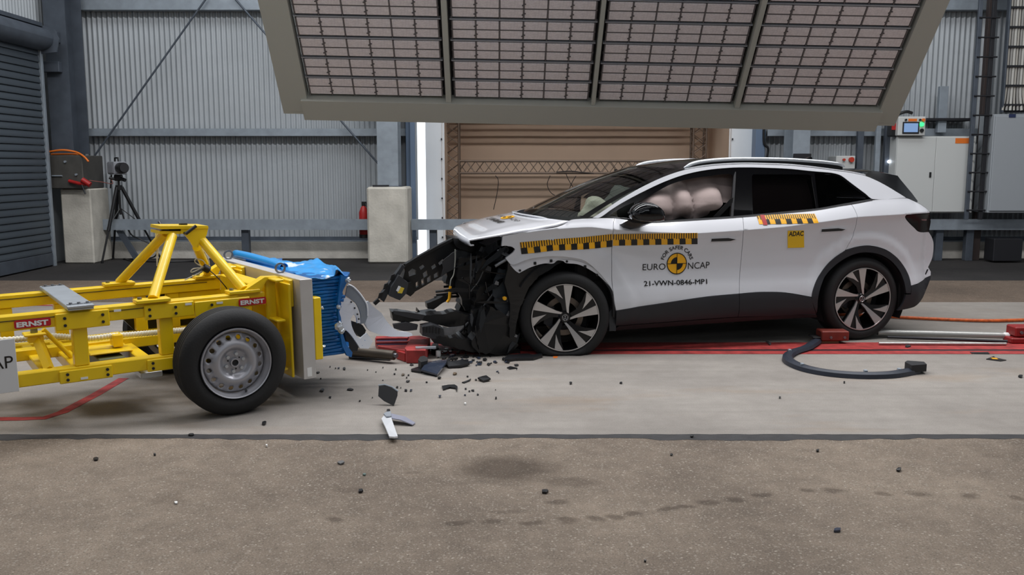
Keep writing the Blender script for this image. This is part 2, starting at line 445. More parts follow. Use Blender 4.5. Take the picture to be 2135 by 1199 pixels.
def hcol(name, xc, Y, z0, z1, w, d, m, parent=None):
    bm = bmesh.new()
    bm_box(bm, xc-w/2, xc+w/2, Y, Y+.016, z0, z1); bm_box(bm, xc-w/2, xc+w/2, Y+d-.016, Y+d, z0, z1); bm_box(bm, xc-.006, xc+.006, Y+.017, Y+d-.017, z0, z1)
    return frombm(name, bm, m, parent)
# column on the pale concrete block
c = S(hcol('column', -2.0, 14.55, 1.235, 8, .335, .42, m_galv))
box('base_plate', -2.2, -1.78, 14.5, 15.0, 1.224, 1.234, m_galvd, c)
bl = box('concrete_block', -2.31, -1.665, 14.285, 15.08, 0, 1.223, m_block, bev=.03)
tag(bl, 'pale square concrete block carrying the steel column left of the bright gap', 'concrete block')
tag(prism('metal_scrap', [(0, 0), (.2, .02), (.25, .1), (.06, .05)], 0, .03, m_darkm, lift=lambda a, b, h: (-2.22+a, 14.34+b, 1.224+h)), 'small dark metal scrap lying on top of the concrete block', 'scrap')
# corner column, its box and concrete foot
cx = S(hcol('column.001', -7.1, 14.32, 1.75, 8, .34, .55, m_galvd))
for i, z in enumerate((3.0, 3.45)): box('bracket', -7.32, -7.02, 14.20, 14.315, z, z+.16, m_galvd, cx)
ft = box('concrete_pier', -7.18, -6.7, 14.3, 14.95, 0, 1.195, m_block, bev=.02)
tag(ft, 'tall concrete foot under the corner column beside the roller shutter', 'concrete block')
jb = box('junction_box', -7.27, -6.74, 14.18, 14.9, 1.2, 1.72, mat('box_steel', rgb(84, 82, 78), .55, .3, var=.15), bev=.012)
tag(jb, 'dark grey steel box on the concrete foot at the hall corner', 'box')
for x, z in ((-7.0, 1.62), (-6.84, 1.42)): tube('knob', [(x, 14.178, z), (x, 14.15, z)], .018, m_galv, jb)
tube('latch', [(-7.22, 14.165, 1.40), (-7.06, 14.165, 1.40)], .012, m_galv, jb)
b2 = bmesh.new()
bm_tube(b2, [(-6.95, 14.15, 1.32), (-6.78, 14.12, 1.28), (-6.66, 14.1, 1.27)], .028, 8); bm_tube(b2, [(-6.72, 14.1, 1.34), (-6.6, 14.1, 1.26)], .045, 8)
rh = frombm('pipe_valve', b2, m_red, smooth=50); tag(rh, 'red pipe valve with lever sticking out beside the dark grey box', 'valve')
tube('lever', [(-6.72, 14.08, 1.26), (-6.66, 14.05, 1.12)], .012, m_darkm, rh)
pts = spline([(-7.3, 14.22, 1.77), (-7.05, 14.2, 1.80), (-6.85, 14.22, 1.77), (-6.7, 14.16, 1.70), (-6.62, 14.14, 1.62)], 6)
tag(tube('orange_cable', pts, .016, m_orange, seg=8), 'orange cable laid over the dark grey box by the corner column', 'cable')
tag(tube('orange_cable.001', spline([(-7.28, 14.30, 1.735), (-7.0, 14.28, 1.74), (-6.8, 14.3, 1.735)], 5), .014, m_orange, seg=8), 'second orange cable, behind the other on the dark grey box', 'cable')
# wind braces
def brace(a, b, label):
    tag(tube('wind_brace', [a, b], .016, m_galvd, seg=8), label, 'brace', 'wind braces of the back wall')
p1, p2 = wp(190, 335, 15.0), wp(432, -6, 15.0); brace(p1, p2, 'thin diagonal steel rod rising from the corner column foot across the wall')
p1, p2 = wp(487, -6, 15.02), wp(790, 343, 14.98); brace(p1, p2, 'thin diagonal steel rod falling towards the column by the bright gap')
# right-hand columns and posts
c3 = S(hcol('column.002', 4.63, 14.5, 1.4, 8, .27, .5, m_galv))
box('clamp', 4.5, 4.77, 14.42, 14.49, 1.62, 1.75, m_darkm, c3)
S(box('column.003', 5.72, 5.82, 15.0, 15.08, .30, 3.2, m_galvd))
S(box('column.004', 6.12, 6.22, 14.86, 14.95, .0, 3.0, m_galvd)); S(box('column.005', 5.98, 6.06, 14.9, 14.97, 0, 3.0, m_galv))
S(box('column.006', 7.02, 7.16, 14.98, 15.07, 2.1, 2.85, m_galv))
# door jambs beside the gap and beside the tent
S(box('trim_5', -1.76, -1.63, 15.0, 15.36, 0, 4.2, m_jamb, bev=.01)); S(box('trim_6', -1.685, -1.60, 14.93, 14.99, 0, 4.2, m_jamb, bev=.01))
S(box('trim_7', 4.06, 4.22, 15.1, 15.36, 0, 4.2, m_jamb, bev=.01))
S(box('trim_8', -1.62, 4.1, 15.28, 15.36, 4.05, 4.2, m_galvd))
tag(tube('black_cable', spline([(4.18, 15.083, 2.4), (4.19, 15.083, 1.95), (4.26, 15.083, 1.85), (4.25, 15.083, 1.7), (4.19, 15.083, 1.4)], 6), .02, m_black, seg=8), 'black cable hanging down the blue jamb right of the tan tent', 'cable')
# ------------------------------------------------------------------ roller shutter at the left
XD = -7.2
dr = S(empty('door_1', (0, 0, 0)))
sl = None
def slat_bm(z):
    bm = bmesh.new(); prof = [(-.006, 0), (.022, .004), (.024, .012), (.02, .04), (.010, .085), (.0, .1)]
    for i, (d, h) in enumerate(prof):
        for y in (8.5, 13.93): bm.verts.new((XD+d, y, z+h))
    bm.verts.ensure_lookup_table()
    for i in range(len(prof)-1): bm.faces.new((bm.verts[2*i], bm.verts[2*i+1], bm.verts[2*i+3], bm.verts[2*i+2]))
    bm_box(bm, XD-.03, XD-.012, 8.5, 13.93, z, z+.1)
    return bm
me = None
for k in range(34):
    if me is None:
        s0 = frombm('slat', slat_bm(0), m_shut, dr, 50); me = s0.data
    else:
        s0 = bpy.data.objects.new('slat', me); COL.objects.link(s0); s0.parent = dr
    s0.location = (0, 0, .215+k*.1035)
box('bottom_bar', XD-.03, XD+.03, 8.5, 13.93, .02, .21, m_galvd, dr)
gr = box('guide_rail', XD-.04, XD+.05, 13.935, 14.0, 0, 3.3, m_galv, dr)
bm = bmesh.new()
for a0, a1 in ((0, 2*math.pi),):
    n = 24; R = .20
    prev = None
    for k in range(n+1):
        t = 2*math.pi*k/n; p = [bm.verts.new((XD+.05+R*math.cos(t), y+(.2 if y > 10 else 0), 3.46+R*.85*math.sin(t))) for y in (8.5, 13.75)]
        if prev: bm.faces.new((prev[0], prev[1], p[1], p[0]))
        prev = p
hs = frombm('shutter_drum', bm, m_galvd, dr, 60)
box('drum_cover', XD-.2, XD+.10, 8.5, 13.95, 3.64, 3.70, m_galvd, dr)
prism('end_plate', [(-.30, -.3), (.28, -.24), (.34, 0), (.26, .18), (-.1, .30), (-.30, .3)], 13.755, 13.78, m_galvd, dr, lift=lambda a, b, h: (XD+.06+a*.8, h+.2, 3.46+b*.8))
# ------------------------------------------------------------------ guard rails
def guard(x0, x1, label, posts):
    r = empty('guard_rail', ((x0+x1)/2, 14.7, 0)); L = (x1-x0)/2
    bm = bmesh.new(); bm_box(bm, -L, L, -.03, -.018, .515, .69); bm_box(bm, -L, L, -.017, .03, .68, .69); bm_box(bm, -L, L, -.017, .03, .515, .525)
    frombm('beam', bm, m_galv, r)
    for x in posts:
        q = x-(x0+x1)/2
        box('post', q-.06, q+.06, .032, .15, 0, .66, m_galvd, r)
    return tag(r, label, 'guard rail', 'guard rails along the back wall')
g = guard(-6.7, -2.33, 'galvanised guard rail along the wall left of the concrete block', (-4.4,))
prism('end_brace', [(-.0, 0), (.1, 0), (-.18, .5), (-.28, .5)], .04, .1, m_galvd, g, lift=lambda a, b, h: (-4.365/2*1.0+.45+a, h, b))
guard(-1.65, 10.5, 'galvanised guard rail running behind the white car to the cabinets', (-1.3, 2.0, 5.5, 7.05, 7.55, 9.5))
# fire extinguisher behind the rail
x, y = wp(759, 470, 14.86)[0], 14.86
e = empty('fire_extinguisher', (x, y, .37)); tag(e, 'red fire extinguisher behind the guard rail beside the concrete block', 'fire extinguisher')
revolve('cylinder', [(.0, 0), (.07, 0), (.08, .02), (.08, .42), (.05, .5), (.025, .53), (.0, .53)], m_red, e, 24, 50, 'z')
box('valve_head', -.03, .05, -.025, .025, .53, .60, m_black, e); tube('hose', spline([(.03, -.03, .57), (.09, -.06, .45), (.08, -.08, .2)], 5), .012, m_black, e, 8)
revolve('base_ring', [(.081, 0), (.084, 0), (.084, .06), (.081, .06)], m_black, e, 24, 50, 'z')
# ------------------------------------------------------------------ light bank
TH = math.radians(47.3); RO = math.radians(1.14)
b0 = wp(592, 231, 11.5)
bank = empty('lamp_bank', tuple(b0)); tag(bank, 'big tilted grey crash lamp bank hanging above the car, lamps off', 'lamp bank')
M = Matrix.Rotation(RO, 4, 'Y') @ Matrix.Rotation(-(math.pi/2-TH)+math.pi/2, 4, 'X')
# local axes: x along the bank, y up its slope (rising towards us), z out of its lit face
ez = None
ex = Vector((math.cos(RO), 0, -math.sin(RO))); es = Vector((0, -math.cos(TH), math.sin(TH)))
es = (es-ex*es.dot(ex)).normalized(); en = es.cross(ex).normalized()
if en.y > 0: en = -en
bank.matrix_world = Matrix(((ex.x, es.x, en.x, b0[0]), (ex.y, es.y, en.y, b0[1]), (ex.z, es.z, en.z, b0[2]), (0, 0, 0, 1)))
bpy.context.view_layer.update()
BW = 7.95; BH = 2.25
def bk(u, v):
    """point of the photograph on the bank's lit plane -> its own x, y"""
    d = Vector(ray(u, v)); o = Vector(EYE); c = Vector(b0); k = (c-o).dot(en)/d.dot(en); p = o+d*k-c
    return p.dot(ex), p.dot(es)
y_b0 = bk(800, 205)[1]; rows_px = [201.4, 163.5, 122.6, 80, 35]
rows = [bk(800, v)[1] for v in rows_px]
pitch = (rows[-1]-rows[0])/4
rows = [rows[0]+pitch*i for i in range(7)]
xs = [bk(u, v)[0] for u, v in ((645, 200), (925, 203), (946, 204), (1228, 208), (1246, 210), (1527, 214), (1547, 214), (1832, 219))]
xr = bk(1880, 222)[0]; xl = 0.0
top = rows[-1]+.12
outl = [(xl-.08, .12), (xs[0]-.14, 0.12), (xs[0]-.02, .12), (xs[0]-.02, top), (xl-.08, top)]
prism('side_beam', [(xl, .02), (xs[0]-.03, .02), (xs[0]-.03, top), (xl, top)], -.3, .03, m_bank, bank)
prism('side_beam', [(xs[7]+.03, .02), (xr, .02), (xr, top), (xs[7]+.03, top)], -.3, .03, m_bank, bank)
xm0, xm1 = bk(632, 218)[0], bk(1833, 238)[0]
prism('bottom_beam', [(xm0, -.08), (xm1, -.08), (xm1, rows[0]-.035), (xm0, rows[0]-.035)], -.26, .075, m_bank, bank)
prism('bottom_beam', [(xl, -.02), (xr, -.02), (xr, .018), (xl, .018)], -.3, .03, m_bank, bank)
for a, b in ((1, 2), (3, 4), (5, 6)):
    prism('divider', [(xs[a]+.03, rows[0]-.03), (xs[b]-.03, rows[0]-.03), (xs[b]-.03, top), (xs[a]+.03, top)], -.2, .05, m_bank, bank)
prism('top_beam', [(xl, top+.001), (xr, top+.001), (xr, top+.35), (xl, top+.35)], -.3, .05, m_bank, bank)
prism('back_panel', [(xs[0]-.02, rows[0]-.03), (xs[7]+.02, rows[0]-.03), (xs[7]+.02, top), (xs[0]-.02, top)], -.13, -.1, m_darkm, bank)
pane_me = None
for bi in range(4):
    x0, x1 = xs[2*bi], xs[2*bi+1]; bay = empty('lamp_bay', (0, 0, 0), parent=bank)
    cw = (x1-x0-.03)/6; bm_r = bmesh.new(); bm_c = bmesh.new()
    for r in range(6):
        y0 = rows[r]; ph = (pitch-.040)/2
        bm_box(bm_r, x0-.01, x1+.01, y0+pitch-.028, y0+pitch-.012, -.06, -.012)
        for sub in range(2):
            for k in range(6):
                if pane_me is None:
                    bmp = bmesh.new(); bm_box(bmp, -cw/2+.006, cw/2-.006, -ph/2+.005, ph/2-.005, 0, .03)
                    bmesh.ops.bevel(bmp, geom=bmp.edges[:], offset=.006, segments=1, affect='EDGES')
                    o = frombm('lamp_pane', bmp, m_pane, bay); pane_me = o.data
                else:
                    o = bpy.data.objects.new('lamp_pane', pane_me); COL.objects.link(o); o.parent = bay
                o.location = (x0+.015+cw*(k+.5), y0+ph*(sub+.5)+.003, -.045)
                o.scale = (1, 1, 1)
        for k in range(7):
            xx = x0+.015+cw*k
            bm_box(bm_c, xx-.006, xx+.006, y0-.002, y0+pitch-.037, -.05, -.012)
            if k in (1, 3, 5):
                for sub in range(2):
                    yy = y0+ph*(sub+.5)
                    for sg in (-1, 1): bm_box(bm_c, xx+sg*.014-.009, xx+sg*.014+.009, yy-.006+.009*sg, yy+.006+.009*sg, -.03, -.006)
        bm_box(bm_c, x0, x1, y0+ph-.002, y0+ph+.008, -.05, -.016)
    frombm('cross_rail', bm_r, m_chrome, bay); frombm('clamp_bars', bm_c, m_clampm, bay)
# hangers to the ceiling
for x in (xs[1]+.1, xs[5]+.1):
    p = ex*x+es*(top+.25); tube('hanger', [(x, top+.2, -.2), tuple(Vector((x, top+.2, -.2))+Vector((0, (8-4.4)*math.sin(TH), (8-4.4)*(-1)*math.cos(TH)*-1*en.z/abs(en.z)*-1)))], .02, m_darkm, bank) if False else None
bpy.context.view_layer.update()
for x in (xs[1]+.1, xs[5]+.1):
    w = bank.matrix_world @ Vector((x, top+.2, -.15)); w2 = Vector((w.x, w.y, 8)); inv = bank.matrix_world.inverted()
    tube('hanger', [tuple(inv@w), tuple(inv@w2)], .025, m_darkm, bank)
# ------------------------------------------------------------------ tan tent in the wall opening
tent = empty('fabric_tent', (1.3, 16.4, 0)); tag(tent, 'tan lined fabric tent with white front flaps in the wall opening', 'tent')
def tw(x, y, z): return (x-1.3, y-16.4, z)
def wavy(name, P0, U, V, nu, nv, amp, m, ph=0):
    N = Vector(U).cross(Vector(V)).normalized(); vs = []; fs = []
    for j in range(nv+1):
        for i in range(nu+1):
            a, b = i/nu, j/nv
            d = amp*(math.sin(a*17+b*5+ph)*.5+math.sin(a*7-b*9+ph*2)*.5)
            p = Vector(P0)+Vector(U)*a+Vector(V)*b+N*d; vs.append(p)
            if i and j: k = j*(nu+1)+i; fs.append((k-nu-2, k-nu-1, k, k-1))
    return mesh(name, vs, fs, m, tent, True)
wavy('backdrop', tw(-1.35, 17.55, 0), (5.3, 0, 0), (0, 0, 3.3), 40, 16, .006, m_tan)
wavy('side_wall', tw(-1.21, 15.70, 0), (0, 1.86, 0), (0, 0, 3.3), 12, 16, .015, m_tan, 1)
wavy('side_wall', tw(3.80, 15.70, 0), (0, 1.86, 0), (0, 0, 3.3), 12, 16, .015, m_tan, 2)
wavy('roof_cover', tw(-1.25, 15.6, 3.3), (5.1, 0, 0), (0, 2.0, 0), 12, 8, .02, m_tan)
def flap(x0, x1, ph):
    f = wavy('front_flap', tw(x0, 15.72, 0), (x1-x0, 0, 0), (0, 0, 3.3), 6, 30, .012, m_tarp, ph)
    bm = bmesh.new()
    for k in range(9):
        xx = (x1-.05 if x0 < 0 else x0+.05); bm_box(bm, xx-1.3-.012, xx-1.3+.012, 15.69-16.4, 15.70-16.4, .3+k*.34, .33+k*.34)
    frombm('eyelets', bm, m_darkm, f)
flap(-1.50, -1.17, .4); flap(3.765, 4.22, 2.2)
box('floor_cloth', -1.5-1.3, 4.3-1.3, 15.33-16.4, 17.6-16.4, -.01, .01, m_dark, tent, 0)
# truss frame standing in the tent
def truss(name, a, b, w, label, side, n=16, rr=.020):
    """square truss from a to b; side: the sideways direction of its width"""
    A, B = Vector(a), Vector(b); d = (B-A).normalized(); s = Vector(side).normalized(); q = d.cross(s).normalized()
    r = empty(name, A); tag(r, label, 'truss', 'trusses in the tan tent'); off = [(s*x+q*y)*w/2 for x in (-1, 1) for y in (-1, 1)]
    L = (B-A).length
    for o in off: tube('chord', [o, o+d*L], rr, m_truss, r, 8)
    for (i, j) in ((0, 2), (1, 3), (0, 1), (2, 3)):
        bm = bmesh.new()
        for k in range(n):
            p, p2 = (off[i], off[j]) if k % 2 == 0 else (off[j], off[i])
            bm_tube(bm, [p+d*(L*k/n), p2+d*(L*(k+1)/n)], rr*.38, 6)
            if i in (0,) : bm_tube(bm, [p2+d*(L*k/n), p+d*(L*(k+1)/n)], rr*.38, 6)
        frombm('lacing', bm, m_truss, r, 50)
YT = 16.9
zt0, zt1 = wp(1100, 254, YT)[2], wp(1100, 226, YT)[2]; zm0, zm1 = wp(1100, 361, YT)[2], wp(1100, 336, YT)[2]
xL0, xL1 = -1.17, wp(951, 300, YT)[0]; xR0, xR1 = wp(1443, 300, YT)[0], wp(1470, 300, YT)[0]
truss('truss_post', ((xL0+xL1)/2, YT, 0), ((xL0+xL1)/2, YT, 3.2), .24, 'upright truss at the left end of the tan tent', (1, 0, 0), 18)
truss('truss_post', ((xR0+xR1)/2, YT, 0), ((xR0+xR1)/2, YT, 3.2), .24, 'upright truss at the right end of the tan tent', (1, 0, 0), 18)
truss('truss_beam', (xL1+.02, YT, (zt0+zt1)/2), (xR0-.02, YT, (zt0+zt1)/2), zt1-zt0, 'upper horizontal truss just under the lamp bank', (0, 0, 1), 26)
truss('truss_beam', (xL1+.02, YT, (zm0+zm1)/2), (xR0-.02, YT, (zm0+zm1)/2), zm1-zm0, 'lower horizontal truss with cables hanging over it', (0, 0, 1), 26)
m_wire = mat('brown_wire', rgb(46, 38, 34), .6)
def wire(pts, label, r=.008):
    tag(tube('cable', spline([wp(u, v, YT-.17) for u, v in pts], 6), r, m_wire, seg=6), label, 'cable', 'cables hanging in the tan tent')
wire([(1033, 366), (1039, 377), (1036, 405), (1029, 437)], 'single loose cable end hanging left on the tan backdrop')
wire([(1147, 366), (1141, 385), (1150, 403), (1170, 411), (1200, 412)], 'cable looping down from the lower truss into a wide bow')
wire([(1180, 362), (1184, 372), (1192, 386), (1203, 400)], 'cable hanging steeply, crossing another in front of the tan backdrop')
wire([(1201, 367), (1193, 380), (1187, 395), (1186, 410)], 'cable hanging nearly straight down to the car windscreen')
wire([(1160, 359), (1190, 357), (1215, 360), (1238, 362)], 'bundle of cables lying along the lower truss', .012)
bx = wp(1284, 357, YT-.16); tag(box('lamp_socket', bx[0]-.03, bx[0]+.03, bx[1]-.03, bx[1]+.03, bx[2]-.035, bx[2]+.035, m_black), 'small black box fixed on the lower truss above the windscreen', 'box')
# ------------------------------------------------------------------ right-hand wall equipment
def bb(name, u0, v0, u1, v1, Y, d, m, parent=None, bev=.006, org=(0, 0, 0)):
    vm = (v0+v1)/2; a, b = wp(u0, v0, Y), wp(u1, v1, Y); a[0], b[0] = wp(u0, vm, Y)[0], wp(u1, vm, Y)[0]; z0, z1 = min(a[2], b[2]), max(a[2], b[2]); x0, x1 = min(a[0], b[0]), max(a[0], b[0])
    return box(name, x0-org[0], x1-org[0], Y-org[1], Y+d-org[1], z0-org[2], z1-org[2], m, parent, bev)
ca = empty('electric_cabinet', (6.83, 14.6, .79)); O_ = (6.83, 14.6, .79); tag(ca, 'white two-door electric cabinet with orange label on the wall', 'cabinet')
bb('body', 1866, 284, 2031, 444, 14.6, .35, m_cab, ca, .008, O_)
d1 = bb('door', 1868, 286, 1948, 442, 14.575, .024, m_cab, ca, .006, O_); d2 = bb('door', 1948.5, 286, 2029, 442, 14.575, .024, m_cab, ca, .006, O_)
bb('lock', 1938, 359, 1942, 370, 14.56, .014, m_black, d1, .003, O_)
lb = bb('orange_sticker', 1992, 288, 2028, 299, 14.571, .003, m_orange, d2, 0, O_); lb['label'] = 'orange sticker'
cp = empty('control_panel', (6.53, 14.5, 2.05)); O_ = (6.53, 14.5, 2.05); tag(cp, 'white control box with lit touch screen on top of the cabinet', 'control panel')
bb('housing', 1873, 243, 1930, 283, 14.5, .28, m_cab, cp, .012, O_)
sc = bb('screen', 1882, 254, 1917, 279, 14.49, .009, m_darkm, cp, .003, O_)
s2 = bb('display', 1885, 257, 1914, 275.5, 14.486, .003, mat('lit_display', rgb(120, 150, 190), .3, emit=rgb(130, 160, 205), estr=.5), sc, 0, O_)
bb('orange_sticker', 1894, 247.5, 1912, 253, 14.496, .003, m_orange, cp, 0, O_)
for (u, v, m, r, nm) in ((1921, 259.5, mat('green_lamp', rgb(60, 230, 120), .3, emit=rgb(60, 255, 130), estr=1.6), .032, 'green_button'), (1888, 250, m_black, .016, 'black_button'), (1917.5, 250, m_black, .016, 'black_button'), (1924.5, 250.5, m_orange, .026, 'red_button'), (1921, 272, m_black, .03, 'key_switch')):
    p = wp(u, v, 14.5); tube(nm, [(p[0]-O_[0], -.001, p[2]-O_[2]), (p[0]-O_[0], -.03, p[2]-O_[2])], r, m, cp, 14)
o = bb('siren', 1857, 247, 1872, 285, 14.6, .15, m_black, None, .02); tag(o, 'black and red signal horn left of the control box', 'signal horn')
bb('red_band', 1859.5, 257, 1870, 271, 14.592, .007, m_red, o, .003)
tag(tube('black_hose', spline([wp(u, v, 14.62) for u, v in ((1866, 246), (1874, 238), (1890, 233), (1902, 236))], 5), .025, m_black, seg=8), 'thick black hose curving over the control box', 'hose')
tag(bb('cable_conduit', 1932, 246, 2030, 252, 14.92, .36, m_darkm, None, .01), 'dark horizontal conduit between control box and ladder', 'conduit')
eb = empty('emergency_stop_box', (5.75, 14.9, 1.6)); O_ = (5.75, 14.9, 1.6); tag(eb, 'small white box with red stop knobs above the car roof', 'stop box')
bb('housing', 1743, 325, 1783, 358, 14.9, .38, m_cab, eb, .008, O_)
for u, r in ((1758.5, .02), (1774, .042)):
    p = wp(u, 333, 14.9); tube('red_knob', [(p[0]-O_[0], -.001, p[2]-O_[2]), (p[0]-O_[0], -.05, p[2]-O_[2])], r, mat('knob_red', rgb(190, 60, 40), .4), eb, 14)
for i, (u, t) in enumerate(((1853, 'bright small signal light beside the white cabinet, nearer the columns'), (1861.5, 'dimmer small signal light right beside the white cabinet'))):
    p = wp(u, 337, 14.83); tag(revolve('signal_light', [(0, -.02), (.02, -.02), (.025, 0), (0, 0)], mat('lit_led%d' % i, (1, 1, 1), .3, emit=(.8, .88, 1), estr=6 if i == 0 else 2), None, 12, 50), t, 'light'); bpy.data.objects[-1] if False else None
    o = COL.objects[-1]; o.location = p
bc = empty('grey_cabinet', (8.3, 14.35, .78)); O_ = (8.3, 14.35, .78); tag(bc, 'large grey steel cabinet at the right edge of the wall', 'cabinet')
bb('body', 2066, 238, 2310, 444, 14.35, .45, m_cabd, bc, .008, O_); bb('door', 2070, 242, 2188, 440, 14.325, .024, m_cabd, bc, .006, O_); bb('door', 2191, 242, 2306, 440, 14.325, .024, m_cabd, bc, .006, O_)
bb('plate', 2104, 238, 2118, 245, 14.318, .006, mat('navy', rgb(36, 48, 84), .5), bc, 0, O_)
tag(bb('floor_box', 2072, 498, 2132, 545, 14.4, .3, m_darkm, None, .01), 'black box on the floor under the grey cabinet', 'box')
# ladder
la = empty('wall_ladder', (7.46, 14.45, 1.0)); tag(la, 'dark steel wall ladder between the white and grey cabinets', 'ladder'); O_ = (7.5, 14.45, 1.0)
for x, n in ((7.36, 'stringer'), (7.58, 'stringer')): box(n, x-.03-7.5, x+.03-7.5, -.02, .03, -.3, 6.9, m_darkm if x > 7.5 else m_galvd, la)
rm = None
for k in range(19):
    if rm is None: o = tube('rung', [(-.16, -.03, 0), (.16, -.03, 0)], .013, m_darkm, la, 8); rm = o.data
    else: o = bpy.data.objects.new('rung', rm); COL.objects.link(o); o.parent = la
    o.location = (0, 0, -.15+k*.3)
S(box('column.007', 7.66, 7.78, 14.84, 14.94, 0, 8, mat('brown_steel', rgb(70, 60, 58), .6, .2)))
ct = empty('cable_tray', (8.0, 14.5, 2.4)); tag(ct, 'upright cable tray full of pale cables above the grey cabinet', 'cable tray')
for x in (-.2, .34): box('side_rail', x-.012, x+.012, -.03, .06, 0, 5.5, m_galvd, ct)
for k in range(18): box('tie', -.19, .33, -.035, -.02, .1+k*.3, .13+k*.3, m_darkm, ct, 0)
for k in range(9):
    x = -.16+k*.045; tube('cable', spline([(x, 0.005, 5.4), (x, 0.005, 1), (x, 0.005, .35), (x+.1*(k-3)*.15, -.02, .03)], 4), .017+.003*(k % 3), mat('cable_grey%d' % (k % 3), [rgb(176, 172, 164), rgb(150, 148, 144), rgb(190, 188, 182)][k % 3], .6), ct, 8)
box('back_sheet', -.19, .33, .07, .08, 0, 5.5, m_darkm, ct, 0)
# clips with pale cones on the wall
for u, v, t in ((766, 228, 'small black clip with two pale cones left of the column by the gap'), (1690, 240, 'small black clip with two pale cones above the car roof')):
    p = wp(u, v, 14.98); e = empty('cone_clip', tuple(p)); tag(e, t, 'clip', 'cone clips on the back wall')
    box('clip', -.07, .07, -.03, .02, -.02, .04, m_black, e)
    box('clamp_jaw', -.1, -.072, -.03, .02, -.03, .05, m_black, e)
    for x in (-.035, .05):
        q = revolve('cone', [(.0, -.16), (.012, -.13), (.03, -.04), (.03, .14), (0, .14)], m_white, e, 12, 50, 'z'); q.location = (x, -.065, 0)
# ------------------------------------------------------------------ camera on a tripod
tr = empty('tripod', (-6.4, 14.7, 0)); tag(tr, 'black camera tripod standing astride the guard rail at the left', 'tripod')
hx, hy = wp(248, 390, 14.7)[0]+6.4, 0.0
hz = wp(248, 390, 14.7)[2]
feet = [(gp(213, 549)[0]+6.4, -.34, .0), (wp(236, 535, 14.97)[0]+6.4, .26, 0), (wp(335, 540, 14.97)[0]+6.4, .26, 0)]
for f in feet:
    H_ = Vector((hx, hy, hz)); Fv = Vector(f); d = (Fv-H_)
    top_ = H_+Vector((d.x, d.y, 0)).normalized()*.04
    lg = tube('leg', [top_, top_+(Fv-top_)*.56], .028, m_black, tr, 10)
    tube('leg_tube', [top_+(Fv-top_)*.55, Fv+Vector((0, 0, .03))], .016, m_black, lg, 10)
    tube('collar', [top_+(Fv-top_)*.53, top_+(Fv-top_)*.58], .03, m_black, lg, 10)
    tube('rubber_foot', [Fv+Vector((0, 0, .04)), Fv+Vector((0, 0, .0))], .022, m_black, lg, 8)
    tube('spreader', [(hx, hy, hz-.34), top_+(Fv-top_)*.5], .008, m_black, tr, 6)
tube('centre_column', [(hx, hy, hz-.45), (hx, hy, hz+.12)], .018, m_black, tr); tube('hub', [(hx, hy, hz-.05), (hx, hy, hz+.03)], .055, m_black, tr, 14)
box('pan_head', hx-.06, hx+.06, -.05, .05, hz+.1, hz+.2, m_black, tr, .015); tube('knob', [(hx+.05, -.03, hz+.14), (hx+.13, -.05, hz+.11)], .03, m_black, tr); tube('knob', [(hx-.05, -.03, hz+.13), (hx-.13, -.05, hz+.15)], .022, m_black, tr)
tube('pan_handle', [(hx-.1, -.02, hz+.2), (hx-.13, -.02, hz-.02)], .012, m_black, tr)
cz = hz+.2
hc = empty('video_camera', (hx-6.4, 14.7, cz)); tag(hc, 'grey high-speed camera with fat black lens on the tripod', 'camera'); hc.rotation_euler = (0, 0, math.radians(-50))
m_hc = mat('camera_grey', rgb(150, 152, 158), .45)
box('body', -.22, .12, -.1, .1, .005, .21, m_hc, hc, .012)
bm = bmesh.new()
for k in range(6): bm_box(bm, -.2+k*.05, -.175+k*.05, -.108, -.101, .03, .19)
frombm('cooling_fins', bm, m_hc, hc)
tube('lens', [(.121, 0, .11), (.3, 0, .11)], .085, m_black, hc, 20); tube('lens_hood', [(.3, 0, .11), (.34, 0, .11)], .07, m_blackm, hc, 20)
bm = bmesh.new(); bm_tube(bm, [(-.14, 0, .21), (-.13, 0, .27), (.03, 0, .27), (.05, 0, .21)], .014, 8); frombm('carry_handle', bm, m_black, hc, 50)
tag(tube('black_cable', spline([(hx-6.5, 14.78, hz-.05), (-6.35, 14.82, .5), (-6.18, 14.85, .35), (-5.95, 14.9, .22), (-5.98, 14.9, .05), (-6.3, 14.85, .02), (-6.5, 14.9, .012)], 6), .012, m_black, seg=6), 'black cable looping down behind the tripod to the floor', 'cable')
tag(tube('black_cable.001', spline([(-6.5, 14.95, .012), (-6.2, 14.6, .012), (-5.7, 14.5, .012), (-5.2, 14.55, .012), (-5.0, 14.3, .012)], 6), .013, m_black, seg=6), 'black cable lying on the dark floor behind the yellow trolley', 'cable')
tag(tube('red_wire', spline([(-6.62, 14.12, 1.33), (-6.5, 14.3, 1.3), (-6.45, 14.55, 1.27), (hx-6.5, 14.66, hz+.12)], 5), .006, mat('rust_wire', rgb(150, 90, 80), .6), seg=5), 'thin reddish wire from the red valve to the tripod head', 'wire')
# ================================================================== the crashed car
m_paint = mat('white_car_paint', rgb(214, 215, 220), .35, coat=1.0)
m_gloss = mat('gloss_black', rgb(8, 8, 10), .1)
m_clad2 = mat('spoiler_black', rgb(10, 10, 13), .3, spec=.3)
m_clad = mat('black_cladding', rgb(30, 31, 36), .55)
m_rub = mat('tyre_rubber', rgb(26, 26, 27), .75, bump=.1, bscale=80)
m_alu = mat('machined_aluminium', rgb(200, 198, 198), .3, .85)
m_rimb = mat('black_rim', rgb(20, 20, 22), .25, .2)
m_silver = mat('silver_rail', rgb(205, 208, 212), .28, .8)
m_yel = mat('marker_yellow', rgb(244, 178, 30), .35)
m_mblk = mat('marker_black', rgb(24, 22, 20), .35)
m_int = mat('cabin_black', rgb(26, 25, 26), .8)
m_bag = mat('airbag_fabric', rgb(160, 144, 140), .85, bump=.12, bscale=22)
m_bag2 = mat('pale_airbag', rgb(186, 184, 166), .85, bump=.3, bscale=14)
